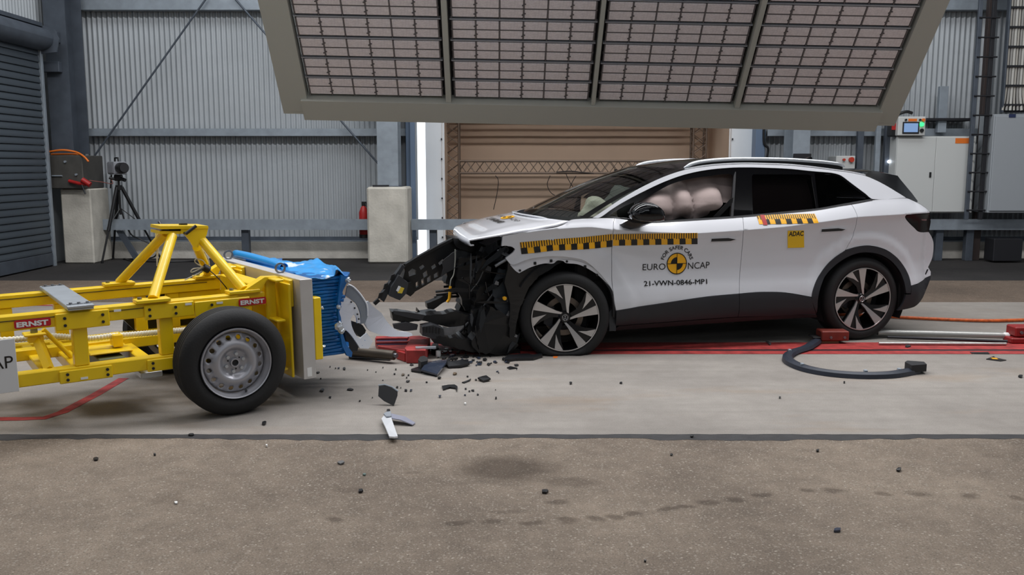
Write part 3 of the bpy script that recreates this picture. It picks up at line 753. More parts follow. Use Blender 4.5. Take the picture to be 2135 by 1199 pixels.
m_glassf = glass('windscreen_glass', (.70, .74, .72), 1.36)
m_glassd = glass('tinted_glass', (.20, .19, .20), 1.5)
m_lens = mat('tail_lamp_glass', rgb(10, 6, 8), .2, spec=.25)
CW = .896                                   # half the car's width
car = empty('car', tuple(CAR.o), (0, 0, CAR.th)); tag(car, 'white crossover car with torn-off front end and yellow-black measuring tape', 'car')
def cpt(u, v, t=-.03): return CAR.hit(u, v, 1, t)
_cr = sorted([(p[0], p[2]) for p in (cpt(u, v) for u, v in ((1112, 484), (1156, 478), (1233, 473), (1267, 478), (1351, 484), (1453, 487), (1550, 480.4), (1640, 473), (1707, 464), (1720, 462.5), (1788, 452.6), (1890, 446.5), (1938, 444)))])
_bl = sorted([(p[0], p[2]) for p in (cpt(u, v, .03) for u, v in ((981, 499), (1047, 490), (1112, 479.4), (1156, 473), (1183, 464), (1204, 457.7), (1251, 455.4), (1281, 455), (1356.7, 464.6), (1450, 459), (1548, 452.6), (1647.6, 443.3), (1704, 437.7), (1761, 427.8), (1819, 417.8), (1890, 413.5), (1916, 424), (1937, 438)))])
_GX = np.linspace(-1.2, 4.2, 541)
def smooth_tab(tab):
    y = np.interp(_GX, [a for a, _ in tab], [b for _, b in tab]); k = np.exp(-np.linspace(-2, 2, 25)**2); k /= k.sum()
    return np.convolve(np.pad(y, 12, 'edge'), k, 'valid')
_CRY, _BLY = smooth_tab(_cr), smooth_tab(_bl)
def interp(tab, x): return float(np.interp(x, _GX, _CRY if tab is _cr else _BLY))
PZ = [.10, .18, .25, .33, .42, .50, .60, .70, .80]
PT = [.12, .06, .0, -.03, -.035, -.024, .000, .010, .009]
def pchip(xs, ys, x):
    i = max(0, min(len(xs)-2, int(np.searchsorted(xs, x))-1))
    h = [xs[k+1]-xs[k] for k in range(len(xs)-1)]; dl = [(ys[k+1]-ys[k])/h[k] for k in range(len(h))]
    def m(k):
        if k == 0: return dl[0]
        if k == len(xs)-1: return dl[-1]
        return 0 if dl[k-1]*dl[k] <= 0 else 2*dl[k-1]*dl[k]/(dl[k-1]+dl[k])
    t = (x-xs[i])/h[i]; m0, m1 = m(i)*h[i], m(i+1)*h[i]
    return (2*t**3-3*t*t+1)*ys[i]+(t**3-2*t*t+t)*m0+(-2*t**3+3*t*t)*ys[i+1]+(t**3-t*t)*m1
def sst(a, b, x):
    t = max(0, min(1, (x-a)/(b-a))); return t*t*(3-2*t)
HUB_R = 2.771; HUB_Z = .365
def dsurf(s, z):
    s = min(s, 3.47)
    zc = interp(_cr, s); zb = max(interp(_bl, s), zc+.012)
    if z > zb: t = -.028+min(.073, .8*(zb-zc))+.46*(z-zb)
    else:
        if z > zc: k = (z-zc)/(zb-zc); t = -.028+min(.073, .8*(zb-zc))*k*(.82+.18*k)
        else:
            xs = [p for p in PZ if p < .85]+[zc-.05, zc]; ys = PT[:len(xs)-2]+[-.012, -.028]
            t = pchip(xs, ys, max(.08, z))
    t += .35*max(0, s-3.0)**2+1.3*max(0, s-3.32)**2
    t += .28*max(0, -.15-s)**2
    if z < 1.02:
        for hs, hz in ((0.0, .36), (HUB_R, HUB_Z)):
            r = math.hypot(s-hs, z-hz)
            if r < .66: t -= .014*(1-sst(.545, .63, r))*sst(.3, .5, z+.2)
    return t
def shit(u, v, off=0.0, f=dsurf):
    t = 0.0
    for _ in range(14):
        p = CAR.hit(u, v, 1, t); t = .4*t+.6*(f(p[0], p[2])+off)
    return p[0], p[2]
def nrm(f, s, z):
    e = .0025; ds = (f(s+e, z)-f(s-e, z))/(2*e); dz = (f(s, z+e)-f(s, z-e))/(2*e)
    return Vector((ds, -1, dz)).normalized()
def mirror(o, parent=None):
    c = o.copy(); COL.objects.link(c); c.parent = parent or o.parent; c.scale = (1, -1, 1); c.location = (0, 2*CW, 0)
    return c
def panel(name, poly, m, parent=car, holes=(), off=0.0, f=dsurf, gap=.0022, step=.06, thick=.022, rnd=5, px=True, far=True, ang=38):
    def conv(pl): 
        q = [shit(u, v, off, f) for u, v in pl] if px else pl
        return thin(densify(round_poly(q, rnd, ang) if rnd else q, step*.8), .004)
    out = inset(conv(poly), gap); hl = [inset(conv(h), -gap) for h in holes]
    ex_ = []
    if f is dsurf and step <= .06:
        xs_ = [q[0] for q in out]
        for sx in np.arange(min(xs_), max(xs_), .035):
            for dz_ in (-.030, -.012, -.0045, .0045, .012, .03): ex_.append((sx, interp(_cr, sx)+dz_))
    vs, fs = cdt(out, hl, step, ex_)
    V = []; N = []
    for s, z in vs: V.append((s, f(s, z)+off, z)); N.append(nrm(f, s, z))
    F = [tuple(q) for q in fs]
    nb = len(V); edges = {}
    for q in F:
        for i in range(len(q)): edges[(q[i], q[(i+1) % len(q)])] = 1
    for (a, b) in list(edges):
        if (b, a) in edges: continue
        A, B = Vector(V[a]), Vector(V[b]); d = (B-A).normalized(); en = Vector((d.z, 0, -d.x))
        k = len(V); V += [tuple(A), tuple(B), tuple(B+Vector((0, thick, 0))), tuple(A+Vector((0, thick, 0)))]; N += [en]*4
        F.append((k+3, k+2, k+1, k))
    o = mesh(name, V, F, m, parent, True)
    # face the outside
    o.data.normals_split_custom_set_from_vertices([tuple(n) for n in N])
    if far: 
        q = mirror(o)
    return o
def fixn(o): return o
# ---- outlines traced on the body side
P_f_top = [(1047.6, 492), (1066.8, 488.6), (1112, 480), (1156, 474), (1173, 469), (1183, 463.5), (1193, 458.4), (1204, 456.7), (1251, 454.6), (1281, 454.6)]
P_fdoorline = [(1281, 454.6), (1278.8, 471), (1277.3, 491), (1276, 514), (1275.5, 560), (1277, 600), (1279, 612)]
P_arch_f = [(1273.5, 600), (1263, 588), (1248, 574), (1230, 562), (1213, 553.5), (1201.5, 550), (1180, 548), (1174.5, 544), (1162, 543), (1153, 549), (1133.4, 549), (1105, 557.4), (1082.4, 569)]
P_fend = P_f_top[:-1]+P_fdoorline+P_arch_f+[(1075.3, 564.5), (1062.5, 550.3), (1053.3, 538.2), (1069.6, 526), (1073.6, 520), (1068, 515.6), (1055.4, 512.9), (1045.5, 513.6)]
P_ring_o = [(1281, 618), (1274.5, 602), (1262, 584.5), (1247, 567), (1218.5, 544), (1190, 537.5), (1162, 535), (1133, 536), (1099, 542), (1071.5, 552.5)]
P_fend = P_f_top[:-1]+P_fdoorline[:-1]+P_ring_o+[(1062.5, 550.3), (1053.3, 538.2), (1069.6, 526), (1073.6, 520), (1068, 515.6), (1055.4, 512.9), (1045.5, 513.6)]
fen = panel('fender', P_fend, m_paint, thick=.03)
panel('arch_flange', P_ring_o+[(1062.5, 550.3), (1075.3, 564.5)]+P_arch_f[::-1], m_paint, off=.018, thick=.01, gap=-.002)
# clips left along the bare wheel-arch flange
for i, (u, v) in enumerate(((1116.5, 549), (1150, 544), (1221, 556))):
    s, z = shit(u, v); t = dsurf(s, z); q = box('clip', s-.011, s+.011, t+.008, t+.03, z-.013, z+.010, m_black, car, .003)
    q.data.transform(Matrix.Translation((0, 0, 0)))
for u, v in ((1085, 564.5), (1183, 545.5), (1246, 573.6)):
    s, z = shit(u, v); t = dsurf(s, z); tube('clip_hole', [(s, t+.013, z), (s, t+.03, z)], .010, m_black, car, 10)
P_split = [(1548.4, 452.6), (1550, 468), (1550.6, 481), (1548.8, 500), (1547.4, 517), (1544.8, 545), (1542.8, 568), (1541.5, 590), (1541.3, 612.6)]
P_fd = [(1281, 454.6), (1300, 457), (1330, 462), (1356.7, 464.6), (1400, 462.3), (1450, 459), (1500, 455.8)]+P_split+[(1474, 618.7), (1380.5, 632.6), (1330, 640), (1284.5, 648), (1281, 630)]+P_fdoorline[::-1][:-1]
fd = panel('front_door', P_fd, m_paint)
P_rcut = [(1775.5, 426.5), (1782, 437), (1786.6, 448), (1786.8, 456), (1785, 468), (1781.5, 480), (1777.7, 494), (1770.6, 507), (1762.8, 521.5)]
P_arch_r = [(1759, 524.5), (1731, 545), (1709.6, 572), (1698, 596), (1692.6, 619.6)]
P_rd = [(1548.4, 452.6), (1600, 447.6), (1647.6, 443.3), (1704.3, 437.7), (1740, 432)]+P_rcut+P_arch_r+[(1638, 610.4), (1591, 609), (1560, 610.8)]+P_split[::-1][:-1]
rd = panel('rear_door', P_rd, m_paint)
P_q = P_rcut[::-1]+[(1800, 422), (1822, 416.8), (1860, 414.5), (1890, 413.2), (1903, 418), (1915.7, 424), (1926, 430.5), (1933, 435.8), (1937.4, 441), (1938.5, 444.5), (1915, 446), (1890, 448.3), (1887, 452), (1890, 458), (1897, 466), (1906, 474.5), (1915.7, 483), (1936.5, 483.5), (1941, 490.5), (1943.6, 496), (1946.5, 506), (1946.2, 523.8), (1943.2, 540), (1935.5, 557), (1941, 566), (1941, 574.6), (1922, 586.5), (1899.6, 596), (1894, 573.4), (1881, 550.7), (1865.6, 533.7), (1844, 519.8), (1813, 512.5), (1787.6, 514.6)]
rq = panel('rear_quarter', P_q, m_paint, step=.035)
P_sf_lo = [(1250.5, 454.2), (1275, 437.5), (1300, 422), (1342.5, 399.4), (1385, 379.6), (1427.6, 364.5), (1470, 355.5), (1512.7, 350.8), (1555, 349.4), (1605, 350.5), (1647.6, 352.6), (1690, 357), (1725.6, 360), (1740, 362), (1754, 366.8), (1775, 382.4), (1803.6, 403.7), (1820, 415.6)]
P_sf_up = [(1890, 412.6), (1868.9, 399.4), (1847.6, 386.6), (1826, 375.3), (1805, 366.8), (1776.7, 360.5), (1732.7, 354.4), (1690, 349), (1647.6, 344.8), (1605, 343), (1555, 341.8), (1512.7, 343.2), (1470, 347), (1427.6, 354), (1385, 368), (1342.5, 388), (1300, 412), (1276, 427.8), (1256, 441.5), (1236, 454.8)]
panel('side_frame', P_sf_lo+P_sf_up, m_paint, ang=50)
# black window surround with the openings cut out of it
P_dlo = P_sf_lo+[(1761, 427.8), (1704.3, 437.7), (1647.6, 443.3), (1548, 452.6), (1450, 459), (1356.7, 464.6), (1330, 462), (1281, 454.6)]
P_w1 = [(1331, 421), (1359.5, 405.5), (1399, 384.5), (1434.7, 374), (1484, 366.6), (1515, 363), (1527, 365), (1529.7, 372), (1522.6, 451), (1460, 455.5), (1388, 460), (1340, 461)]
P_w0 = [(1271, 449.5), (1296, 433.5), (1323, 421), (1323, 457), (1300, 454.5)]
P_w2 = [(1568, 368), (1571, 363.8), (1640, 364), (1685, 364.6), (1692.5, 367), (1702, 434.5), (1650, 440.5), (1570, 446.2)]
P_w3 = [(1698.5, 361.5), (1727, 362.8), (1752, 370), (1773, 386), (1800, 406.5), (1812, 414.8), (1760, 425.5), (1707, 434)]
panel('window_trim', P_dlo, m_gloss, holes=(P_w0, P_w1, P_w2, P_w3), off=.006, step=.07, gap=.001, ang=42)
panel('quarter_light', P_w0, m_glassd, off=.012, thick=.004, gap=-.006)
panel('rear_door_window', P_w2, m_glassd, off=.012, thick=.004, gap=-.006)
panel('rear_side_window', P_w3, m_glassd, off=.012, thick=.004, gap=-.006)
# dull seal strip along the belt line, pillar edge strip
P_belt = [(1330, 462), (1356.7, 464.8), (1450, 459.2), (1548, 452.8), (1647.6, 443.5), (1704.3, 438), (1761, 428), (1819, 417.9)]
panel('belt_strip', P_belt+[(u, v-3.4) for u, v in P_belt[::-1]], m_blackm, off=-.004, thick=.01, gap=0, step=.1)
panel('pillar_strip', [(1530, 369), (1533.5, 358), (1535, 358), (1529, 452.6), (1524, 452.9)], m_blackm, off=.0, thick=.01, gap=0, step=.1)
# ---- dark plastic along the sill, wheel arch and rear bumper
P_sill_t = [(1284.5, 648), (1330, 640), (1380.5, 632.6), (1474, 618.7), (1541.3, 612.6)]
panel('door_cladding', P_sill_t+[(1538.6, 661), (1470, 665.5), (1317, 677), (1283, 679.5)], m_clad, off=-.008)
panel('door_cladding', [(1541.3, 612.6), (1560, 610.8), (1591, 609), (1638, 610.4), (1692.6, 619.6), (1697, 640), (1702, 655), (1620, 659), (1538.6, 661)], m_clad, off=-.008)
panel('sill', [(1290, 679.8), (1317, 677.5), (1470, 666), (1538.6, 661.5), (1702, 655.5), (1704, 662), (1540, 671), (1330, 686), (1275, 690)], m_blackm, off=.006, far=True)
P_ain = [(1706.8, 618), (1716.7, 584), (1731, 563.5), (1759, 541), (1787.6, 528.6), (1813, 527), (1837, 532), (1858.5, 545), (1875.5, 565), (1884, 585), (1889, 612), (1889, 640)]
P_aout = [(1899.6, 596), (1894, 573.4), (1881, 550.7), (1865.6, 533.7), (1844, 519.8), (1813, 512.5), (1787.6, 514.6), (1759, 524.5), (1731, 545), (1709.6, 572), (1698, 596), (1692.6, 619.6), (1697, 640), (1702, 655)]
panel('arch_cladding', P_ain[:-1]+[(1899, 612)]+P_aout, m_clad, off=-.008, ang=50)
panel('rear_bumper', [(1899.6, 596.3), (1922, 587), (1941, 575), (1940, 583), (1936.5, 590), (1929, 609), (1920, 627), (1912, 636), (1905, 640.6), (1889, 645), (1871, 648), (1878, 640), (1885, 627), (1889, 613.5), (1899, 613.5)], m_clad, off=-.004)
panel('tail_lamp', [(1887.5, 452), (1890.5, 448.6), (1915, 446.3), (1938.5, 445), (1940.5, 461.8), (1938, 476), (1936, 483), (1916, 482.6), (1906, 474.2), (1897.5, 465.8), (1890.5, 458)], m_lens, off=.0, thick=.03)
panel('lamp_strip', [(1921, 457), (1936, 456.5), (1931, 460), (1922, 459.5)], mat('red_lamp_strip', rgb(120, 84, 84), .3), off=-.002, thick=.004, gap=0)
panel('reflector', [(1928.7, 571), (1933, 562), (1936, 561), (1933, 568), (1930, 573)], m_black, off=-.003, thick=.006, gap=0)
panel('arch_lip', [(1241, 561), (1260.4, 582), (1273.8, 600), (1280.5, 615), (1284, 640), (1281, 665), (1277, 660), (1277, 630), (1272, 608), (1262, 592), (1243, 571), (1225, 560.5)], m_blackm, off=.02, thick=.03)
# ---- handles
for pl in ([(1483, 503.8), (1484, 498), (1518.7, 496.5), (1534, 499.3), (1523, 502.6)], [(1713, 483.6), (1714, 478.2), (1748, 476.1), (1762.8, 478.4), (1755, 481.4)]):
    c0 = np.mean(pl, 0); big = [(c0[0]+(u-c0[0])*1.10+1, c0[1]+(v-c0[1])*1.5-.6) for u, v in pl]
    panel('handle_surround', big, m_paint, off=-.006, thick=.006, gap=0, ang=60); panel('door_handle', pl, m_black, off=-.009, thick=.008, gap=0, rnd=0)
# ---- door mirror
def solid(name, rings, m, parent=car, cap=True):
    """rings of points joined into a smooth closed body"""
    bm = bmesh.new(); R = [[bm.verts.new(p) for p in r] for r in rings]; n = len(R[0])
    for A, B in zip(R, R[1:]):
        for k in range(n): bm.faces.new((A[k], A[(k+1) % n], B[(k+1) % n], B[k]))
    if cap: bm.faces.new(R[0][::-1]); bm.faces.new(R[-1])
    bmesh.ops.recalc_face_normals(bm, faces=bm.faces)
    return frombm(name, bm, m, parent, 55)
mpx = [(1317, 452), (1316, 444), (1320, 436), (1327, 429), (1337, 423.5), (1346, 421.8), (1359, 422.6), (1368, 426.5), (1377, 433), (1383, 441), (1385, 450), (1384.4, 460), (1374, 462), (1356, 463), (1336, 462), (1323, 458.5)]
mt = -.20
mo = [CAR.hit(u, v, 1, mt) for u, v in mpx]; mc = np.mean(mo, 0)
def ring(k, t, ds=0): return [tuple((mc+(p-mc)*k+np.array([ds, t, 0]))) for p in mo]
mir = empty('door_mirror', (0, 0, 0), parent=car)
solid('mirror_cap', [ring(.55, -.065, .02), ring(.82, -.05, .01), ring(.96, -.02), ring(1, .02), ring(.97, .09), ring(.8, .13)], m_gloss, mir)
a0 = [CAR.hit(u, v, 1, -.02) for u, v in ((1294, 468), (1318, 464.5), (1343, 464), (1332.7, 474.5), (1314, 478.5), (1299, 474))]
a1 = [CAR.hit(u, v, 1, -.14) for u, v in ((1310, 459), (1330, 455), (1362, 455), (1368, 462), (1345, 467), (1318, 464))]
solid('mirror_arm', [[tuple(p+np.array([0, .04, 0])) for p in a0], [tuple(p) for p in a0], [tuple((p+q)/2) for p, q in zip(a0, a1)], [tuple(p) for p in a1]], m_black, mir)
prism_px('turn_signal', CAR, [(1322, 445), (1338, 443.5), (1383, 443), (1383, 445.5), (1338, 446.5), (1323, 449)], mt-.055, mt-.03, m_darkm, mir)
g2 = [CAR.hit(u, v, 1, mt-.06) for u, v in ((1350, 443.5), (1358, 438.5), (1370, 436.6), (1381, 437), (1378, 438.8), (1365, 439.6))]
mirror(mir); 
for ch in list(mir.children):
    pass
# ---- bonnet, buckled
HN = [shit(u, v) for u, v in ((978, 500), (993, 497.5), (1020, 493), (1047, 488.6), (1088.6, 480.7), (1112, 478), (1140, 472), (1160, 468.5), (1176, 463.5), (1186, 460.5))]
HN = spline([(s, dsurf(s, z)+.0, z) for s, z in HN], 3)
_sil = []
for u, v in ((951, 478), (965, 469.5), (987.4, 460.5), (1015.5, 452), (1043.7, 446.4), (1077.4, 442), (1100, 439.3), (1112, 438)):
    p = CAR.hit(u, v, 1, 1.25); _sil.append((p[0], p[2]))
_ss = [a for a, _ in _sil]; _sz = [b for _, b in _sil]
rows = []
Lh = len(HN)
for i, p in enumerate(HN):
    f = i/(Lh-1); row = []
    for j in range(33):
        w = j/32; q = 4*w*(1-w); qq = 1-abs(2*w-1)**2.6
        t = p[1]+(2*(CW-p[1]))*w
        s = p[0]-qq*(.035*(1-f)+.10*f**4)-.10*f**3*q+.17*w**1.4*(1-f)**1.5; z = p[2]+qq*min(1, (f/.16)**.6)*max(.012, float(np.interp(p[0]-.035*(1-f)-.1*f**4-.1*f**3+.064*(1-f)**1.5, _ss, _sz))-.004-p[2])
        z += .010*math.exp(-((w-.10)/.05)**2)*sst(.05, .4, f)*(1-f)
        row.append((s, t, z))
    rows.append(row)
lip = [(s-.006, t, z-.026) for s, t, z in rows[0]]; lip2 = [(s+.012, t, z-.052) for s, t, z in rows[0]]; lip3 = [(s+.04, t, z-.05) for s, t, z in rows[0]]
hood = loft('bonnet', [lip3, lip2, lip]+rows, m_paint, car, True, True)
md = hood.modifiers.new('thick', 'SOLIDIFY'); md.thickness = .012; md.offset = -1
# ---- windscreen and roof
AU = [shit(u, v) for u, v in ((1227, 454.6), (1247, 441), (1268, 427.6), (1313, 401.5), (1357, 379.7), (1399, 362.8), (1425, 353.6))]
AU = spline([(s, dsurf(s, z)+.012, z) for s, z in AU], 4)
rows = []
for i, p in enumerate(AU):
    f = i/(len(AU)-1); row = []
    for j in range(25):
        w = j/24; qq = 1-abs(2*w-1)**2.2
        row.append((p[0]-qq*(.27-.10*f), p[1]+2*(CW-p[1])*w, p[2]+qq*(.03*f)))
    rows.append(row)
def sub(rows, a, b): return [r[a:b] for r in rows]
loft('windscreen', sub(rows, 1, 24), m_glassf, car, True, True)

loft('windscreen_seal', sub(rows, 0, 2), m_gloss, car); loft('windscreen_seal', sub(rows, 23, 25), m_gloss, car)
top_ws = rows[-1]
RU = [shit(u, v) for u, v in ((1425, 353.6), (1470, 346.5), (1512.7, 342.7), (1555, 341.3), (1605, 342.5), (1647.6, 344.3), (1690, 348.5), (1732.7, 354), (1776.7, 360), (1803, 365.5))]
RU = spline([(s, dsurf(s, z)+.012, z) for s, z in RU], 4)
rrows = []
for i, p in enumerate(RU):
    f = i/(len(RU)-1); row = []
    for j in range(25):
        w = j/24; qq = 1-abs(2*w-1)**2.2
        row.append((p[0]-qq*(.17*(1-f)**2), p[1]+2*(CW-p[1])*w, p[2]+qq*(.03+.035*sst(0, .5, f)*(1-.3*f))))
    rrows.append(row)
loft('roof_panel', rrows, m_gloss, car)
# header strip behind the windscreen
# roof rails and drip strip
rl = [CAR.hit(u, v, 1, .30) for u, v in ((1425.5, 349.5), (1441.8, 342), (1463, 337), (1498.5, 333.3), (1541, 331.6), (1598, 331.9), (1647.6, 333.3), (1704, 337), (1739.8, 341), (1752, 344), (1761, 347.6))]
def rail(parent):
    pts = spline(rl, 5); n = len(pts); bm = bmesh.new(); R = []
    for i, p in enumerate(pts):
        e = min(1, i/5+.25, (n-1-i)/5+.25); w, h = .020*e, .016*e
        R.append([bm.verts.new((p[0], p[1]+a*w, p[2]+b*h)) for a, b in ((-1, -.9), (1, -.9), (1, .4), (.5, 1), (-.5, 1), (-1, .4))])
    for A, B in zip(R, R[1:]):
        for k in range(6): bm.faces.new((A[k], A[(k+1) % 6], B[(k+1) % 6], B[k]))
    bm.faces.new(R[0]); bm.faces.new(R[-1]); bmesh.ops.recalc_face_normals(bm, faces=bm.faces)
    o = frombm('roof_rail', bm, m_silver, parent, 50)
    pts2 = [p-np.array([0, -.004, .03]) for p in pts[3:-3]]
    bm = bmesh.new(); R = []
    for p in pts2: R.append([bm.verts.new((p[0], p[1]+a*.014, p[2]+b)) for a, b in ((-1, -.04), (1, -.04), (1, .016), (-1, .016))])
    for A, B in zip(R, R[1:]):
        for k in range(4): bm.faces.new((A[k], A[(k+1) % 4], B[(k+1) % 4], B[k]))
    bm.faces.new(R[0]); bm.faces.new(R[-1]); bmesh.ops.recalc_face_normals(bm, faces=bm.faces)
    frombm('rail_foot', bm, m_black, o, 30)
    return o
r1 = rail(car); r2 = mirror(r1); q = r1.children[0].copy(); COL.objects.link(q); q.parent = r2
ds_ = [shit(u, v-1.6) for u, v in P_sf_up[4:14]]
tube('drip_strip', [(s, dsurf(s, z)+.004, z) for s, z in spline(ds_, 4)], .006, m_silver, car, 6)
# ---- spoiler, tailgate, rear bumper across the back
def across(name, edge, m, bulge, lo=0, up=0.0, n=21, parent=car):
    rows = []
    for s, t, z in edge:
        row = []
        for j in range(n):
            w = j/(n-1); qq = 1-abs(2*w-1)**4; row.append((s+bulge*qq, t+2*(CW-t)*w, z+up*qq))
        rows.append(row)
    return loft(name, rows, m, parent)
def edge_px(pl, off=.0): 
    e = [shit(u, v) for u, v in pl]; return [(s, dsurf(s, z)+off, z) for s, z in spline(e, 3)]
spt = .30
sp = [CAR.hit(u, v, 1, spt) for u, v in ((1800, 363.5), (1820, 357), (1847.6, 361.5), (1871.7, 366.5), (1876, 372.5), (1888, 387), (1901.5, 403), (1914, 420))]
lo = [shit(u, v) for u, v in ((1805, 367), (1826, 375.5), (1847.6, 386.8), (1868.9, 399.6), (1880, 406.5), (1890, 413.3), (1903, 418.5), (1913, 422.5))]
lo = [np.array((s, dsurf(s, z)+.004, z)) for s, z in lo]
loft('spoiler_side', [[tuple(p) for p in lo], [tuple((p+q)/2+np.array((.0, .012, .0))) for p, q in zip(lo, sp)], [tuple(p) for p in sp]], m_clad2, car)
mirror(COL.objects[-1])
def full(name, pts, m, bulge=.04, up=.02):
    return across(name, [tuple(p) for p in pts], m, bulge, up=up)
tp = [np.array(RU[-3])*[1, 0, 1]+[0, spt, .02]]+sp[1:4]
full('spoiler', tp, m_gloss, .03, .025)
full('rear_window', sp[3:], m_gloss, .07, 0)
P_back = [(1913, 422.5), (1926, 430.5), (1933, 435.8), (1937.4, 441), (1938.5, 445), (1940.5, 462), (1937, 483.5), (1941, 490.5), (1943.6, 496), (1946.5, 506), (1946.2, 523.8), (1943.2, 540), (1935.5, 557)]
across('tailgate', edge_px(P_back), m_paint, .16)
across('rear_bumper_cover', edge_px([(1935.5, 557), (1941, 566), (1941, 574.6), (1936.5, 590), (1929, 609), (1920, 627), (1905, 640.6)]), m_clad, .14)
# antenna fin
prism_px('antenna_fin', CAR, [(1676, 334), (1681, 331), (1690, 327), (1693, 327.6), (1694, 335)], .87, .92, m_gloss, car)
# ---- cabin
panel('door_card', [(1290, 459), (1356.7, 468), (1548, 456), (1647, 447), (1704, 441), (1740, 436), (1755, 500), (1730, 540), (1700, 590), (1690, 612), (1541, 608), (1380, 628), (1290, 640)], m_int, off=.06, thick=.02, step=.15, rnd=0)
panel('pillar_trim', [(1790, 424), (1822, 416), (1890, 412), (1868, 399.4), (1847.6, 387), (1826, 376), (1805, 367), (1812, 390), (1820, 405)], m_int, off=.05, thick=.02, step=.15, rnd=0)
box('cabin_floor', .25, 3.3, .16, 2*CW-.16, .22, .62, m_int, car, .03)
box('underbody', -.30, 3.2, .42, 2*CW-.42, .17, .40, m_int, car, .03)
box('mud_guard', 3.17, 3.21, .05, .5, .24, .62, m_int, car, .004)
box('rear_underbody', 2.95, 3.32, .3, 2*CW-.3, .24, .55, m_int, car, .03)
box('bulkhead', .12, .24, .12, 2*CW-.12, .2, 1.06, m_int, car, .02)
bmD = [(.16, 1.04), (.30, 1.12), (.62, 1.10), (.74, 1.02), (.72, .86), (.5, .6), (.2, .6)]
prism('dashboard', bmD, .16, 2*CW-.16, m_int, car, lift=lambda a, b, h: (a, h, b))
def seat(s, t, w, parent=car):
    e = empty('front_seat', (s, t, 0), parent=parent)
    prism('cushion', [(-.25, .62), (-.28, .76), (.1, .74), (.25, .68), (.25, .62)], -w/2, w/2, m_int, e, lift=lambda a, b, h: (a, h, b))
    prism('backrest', round_poly([(.16, .7), (.32, .7), (.50, 1.24), (.42, 1.27), (.34, 1.2)], 3), -w/2, w/2, m_int, e, lift=lambda a, b, h: (a, h, b))
    prism('headrest', round_poly([(.44, 1.3), (.50, 1.28), (.54, 1.44), (.47, 1.47)], 3), -.13, .13, m_int, e, lift=lambda a, b, h: (a, h, b))
    return e
seat(1.25, .55, .5); seat(1.25, 2*CW-.55, .5)
prism('rear_bench', round_poly([(1.95, .62), (1.95, .8), (2.3, .78), (2.46, 1.16), (2.5, 1.30), (2.6, 1.30), (2.62, .62)], 3), .22, 2*CW-.22, m_int, car, lift=lambda a, b, h: (a, h, b))
for t in (.5, CW, 2*CW-.5): prism('headrest', round_poly([(2.5, 1.28), (2.58, 1.28), (2.6, 1.42), (2.52, 1.43)], 3), t-.13, t+.13, m_int, car, lift=lambda a, b, h: (a, h, b))
box('load_floor', 2.5, 3.3, .2, 2*CW-.2, .6, 1.0, m_int, car, .03)
# curtain airbag inside the side windows
def bagsurf(s, z):
    h = 0
    zb_ = 1.10+.06*(s-.8)
    zf = max(0, min(1, (z-zb_)/.28))
    lobes = ((.84, .185), (1.105, .09), (1.335, .145)) if s < 1.5 else ()
    for c, w in lobes:
        x = (s-c)/w
        if abs(x) < 1: h = max(h, (1-x*x)**.5)
    prof = min(1, zf*3.2)**.5*(1-.75*sst(.55, 1.0, zf))
    fold = .012*math.sin(22*s+9*z)*sst(0, .3, h)
    return dsurf(s, z)+.155-.14*h*prof-.02*prof*(1-h)+fold
P_bag = [(1326, 424), (1345, 409), (1380, 388), (1430, 371), (1490, 362), (1530, 360), (1700, 358), (1700, 436), (1640, 444), (1560, 446), (1530, 425), (1508, 425), (1494, 436), (1479, 440), (1481, 450), (1470, 453), (1442, 457.5), (1426, 452), (1411, 458), (1388, 459), (1374, 444), (1355, 430)]
def bag_panel():
    pl = [CAR.hit(u, v, 1, .16) for u, v in P_bag]; pl = thin(densify(round_poly([(p[0], p[2]) for p in pl], 4), .03), .006)
    vs, fs = cdt(pl, (), .028); V = [(s, bagsurf(s, z), z) for s, z in vs]
    return mesh('curtain_airbag', V, [tuple(f) for f in fs], m_bag, car, True)
bg = bag_panel(); mirror(bg)
loft('headliner', [[(p[0], p[1]+(.03 if p[1] < CW else -.03), p[2]-.045) for p in r[2:-2]] for r in rrows], m_int, car)
prism_px('belt_webbing', CAR, [(1487, 452), (1522, 416), (1529, 412), (1527, 424), (1500, 452)], .10, .105, m_black, car)
# driver's airbag over the dashboard
bm = bmesh.new(); bmesh.ops.create_uvsphere(bm, u_segments=28, v_segments=18, radius=1)
c = CAR.hit(1243, 428, 1, .52); rnd_ = random.Random(4)
for v in bm.verts:
    p = v.co.copy(); k = 1+.10*math.sin(p.x*4+p.z*3)+.08*math.sin(p.y*7+p.x*5)+.05*math.sin(p.z*13+p.y*6)
    v.co = Vector((c[0]+.04+p.x*.165*k, c[1]+.06+p.y*.2*k, c[2]-.10+p.z*.155*k))
frombm('steering_wheel_airbag', bm, m_bag2, car, True)
bm = bmesh.new(); bmesh.ops.create_uvsphere(bm, u_segments=24, v_segments=14, radius=1)
for v in bm.verts:
    p = v.co.copy(); k = 1+.09*math.sin(p.x*5+p.z*4)+.06*math.sin(p.y*9); v.co = Vector((.98+p.x*.2*k, 1.25+p.y*.28*k, 1.16+p.z*.2*k))
frombm('passenger_airbag', bm, mat('grey_airbag', rgb(84, 88, 82), .85), car, True)
bm = bmesh.new()
for i in range(2): pass
bm.free()
o = revolve('steering_wheel', [(.165, -.012), (.19, -.012), (.19, .012), (.165, .012), (.165, -.012)], m_black, car, 28, 50); o.location = (.82, .53, 1.0); o.rotation_euler = (0, 0, math.radians(90)); o.rotation_euler = (math.radians(0), math.radians(-25), math.radians(90))
